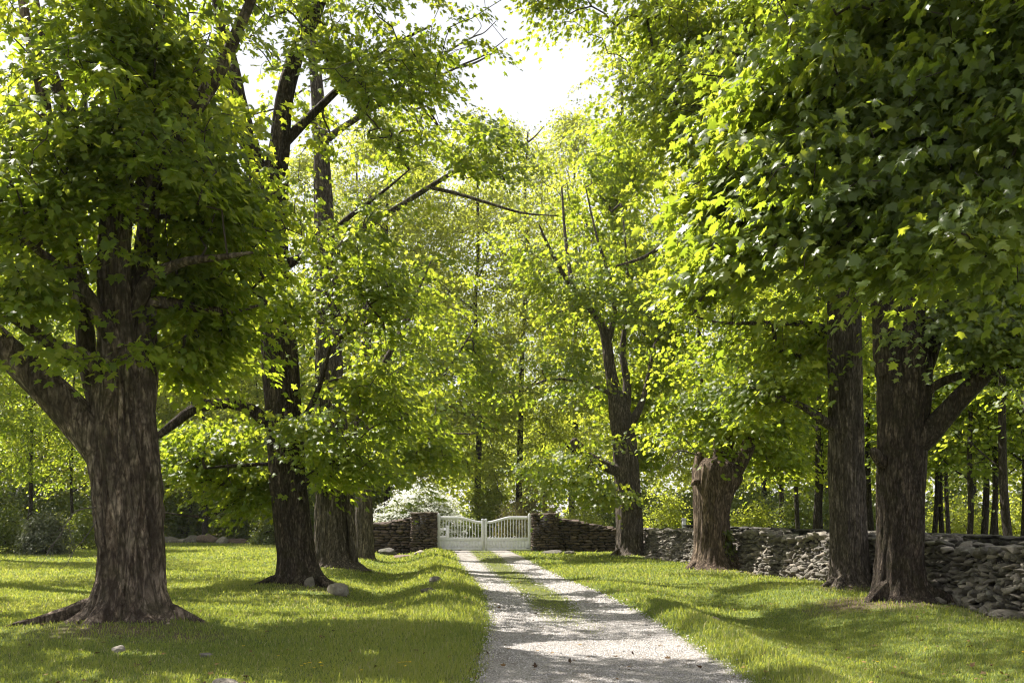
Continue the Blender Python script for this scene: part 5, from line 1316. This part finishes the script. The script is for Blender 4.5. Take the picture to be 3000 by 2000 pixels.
for (xd, yd) in [(693, 1547), (700, 1541), (712, 1544), (722, 1549), (735, 1543), (740, 1548), (918, 1541), (926, 1546), (934, 1540), (941, 1545), (930, 1550), (1036, 1413), (2015, 1476), (2350, 1500), (640, 1520), (830, 1560), (560, 1500)]:
    Y = gy(yd + 9); x = xat(xd, Y); o = bc if USED_B == 0 else copy_tree(bc); USED_B += 1
    o.location = (x, Y, float(gz(x, Y))); o.rotation_euler = (0, 0, xd * .7); s = random.uniform(.8, 1.15); o.scale = (s, s, s)

# ------------------------------------------------------------------ haze volume, added to stand in for flare and lighten the distance
def haze():
    m, nt, out = new_mat('flare_haze')
    v = N(nt, 'ShaderNodeVolumePrincipled'); v.inputs['Color'].default_value = (.92, .95, .97, 1); v.inputs['Density'].default_value = HAZE; v.inputs['Anisotropy'].default_value = .3
    nt.links.new(v.outputs[0], out.inputs['Volume'])
    b = MB(); b.box((-410, -70, -2.5), (410, 710, 46)); o = b.build('haze', m); tag(o, 'thin haze added to lighten the view between the trees', 'haze', None, 'stuff')
HAZE = .00016
if HAZE: haze()

# ------------------------------------------------------------------ light, sky, camera
w = bpy.data.worlds.new('World'); SC.world = w; w.use_nodes = True
nt = w.node_tree; nt.nodes.clear()
out = nt.nodes.new('ShaderNodeOutputWorld'); bg = nt.nodes.new('ShaderNodeBackground')
sky = nt.nodes.new('ShaderNodeTexSky'); sky.sky_type = 'NISHITA'; sky.sun_disc = False
el = math.asin(SUN[2]); az = math.atan2(SUN[0], SUN[1])
sky.sun_elevation = el; sky.sun_rotation = az; sky.air_density = 1.0; sky.dust_density = 1.5; sky.ozone_density = 1.0; sky.altitude = 100
bg.inputs['Strength'].default_value = .115
# thin bright overcast veil over the blue
veil = nt.nodes.new('ShaderNodeMix'); veil.data_type = 'RGBA'; veil.inputs[0].default_value = .85
veil.inputs[7].default_value = (2.80, 2.72, 2.66, 1)
nt.links.new(sky.outputs[0], veil.inputs[6])
nt.links.new(veil.outputs[2], bg.inputs[0]); nt.links.new(bg.outputs[0], out.inputs[0])

sl = bpy.data.lights.new('sun', 'SUN'); sl.energy = 4.4; sl.angle = math.radians(.5); sl.color = (1.0, .95, .86)
so = bpy.data.objects.new('sun', sl); COL.objects.link(so)
so.rotation_euler = Vector(SUN).to_track_quat('Z', 'Y').to_euler(); so.location = (0, 0, 40)

cd = bpy.data.cameras.new('camera'); cam = bpy.data.objects.new('camera', cd); COL.objects.link(cam)
cd.sensor_width = 36; cd.lens = 35.0; cd.clip_end = 2000; cd.clip_start = .1
cd.shift_y = (HZ - 1000) / 3000
cam.location = (0, 0, CAMZ); cam.rotation_euler = (math.radians(90), 0, 0)
SC.camera = cam

SC.view_settings.view_transform = 'Standard'; SC.view_settings.look = 'None'; SC.view_settings.gamma = 1.0; SC.view_settings.exposure = 1.68
SC.render.engine = 'CYCLES'
cy = SC.cycles
cy.max_bounces = 12; cy.diffuse_bounces = 10; cy.glossy_bounces = 2; cy.transmission_bounces = 8; cy.transparent_max_bounces = 4
cy.caustics_reflective = False; cy.caustics_refractive = False
cy.use_adaptive_sampling = True; cy.adaptive_threshold = .015
cy.filter_width = 1.15
cy.use_denoising = True; cy.sample_clamp_indirect = 6.0
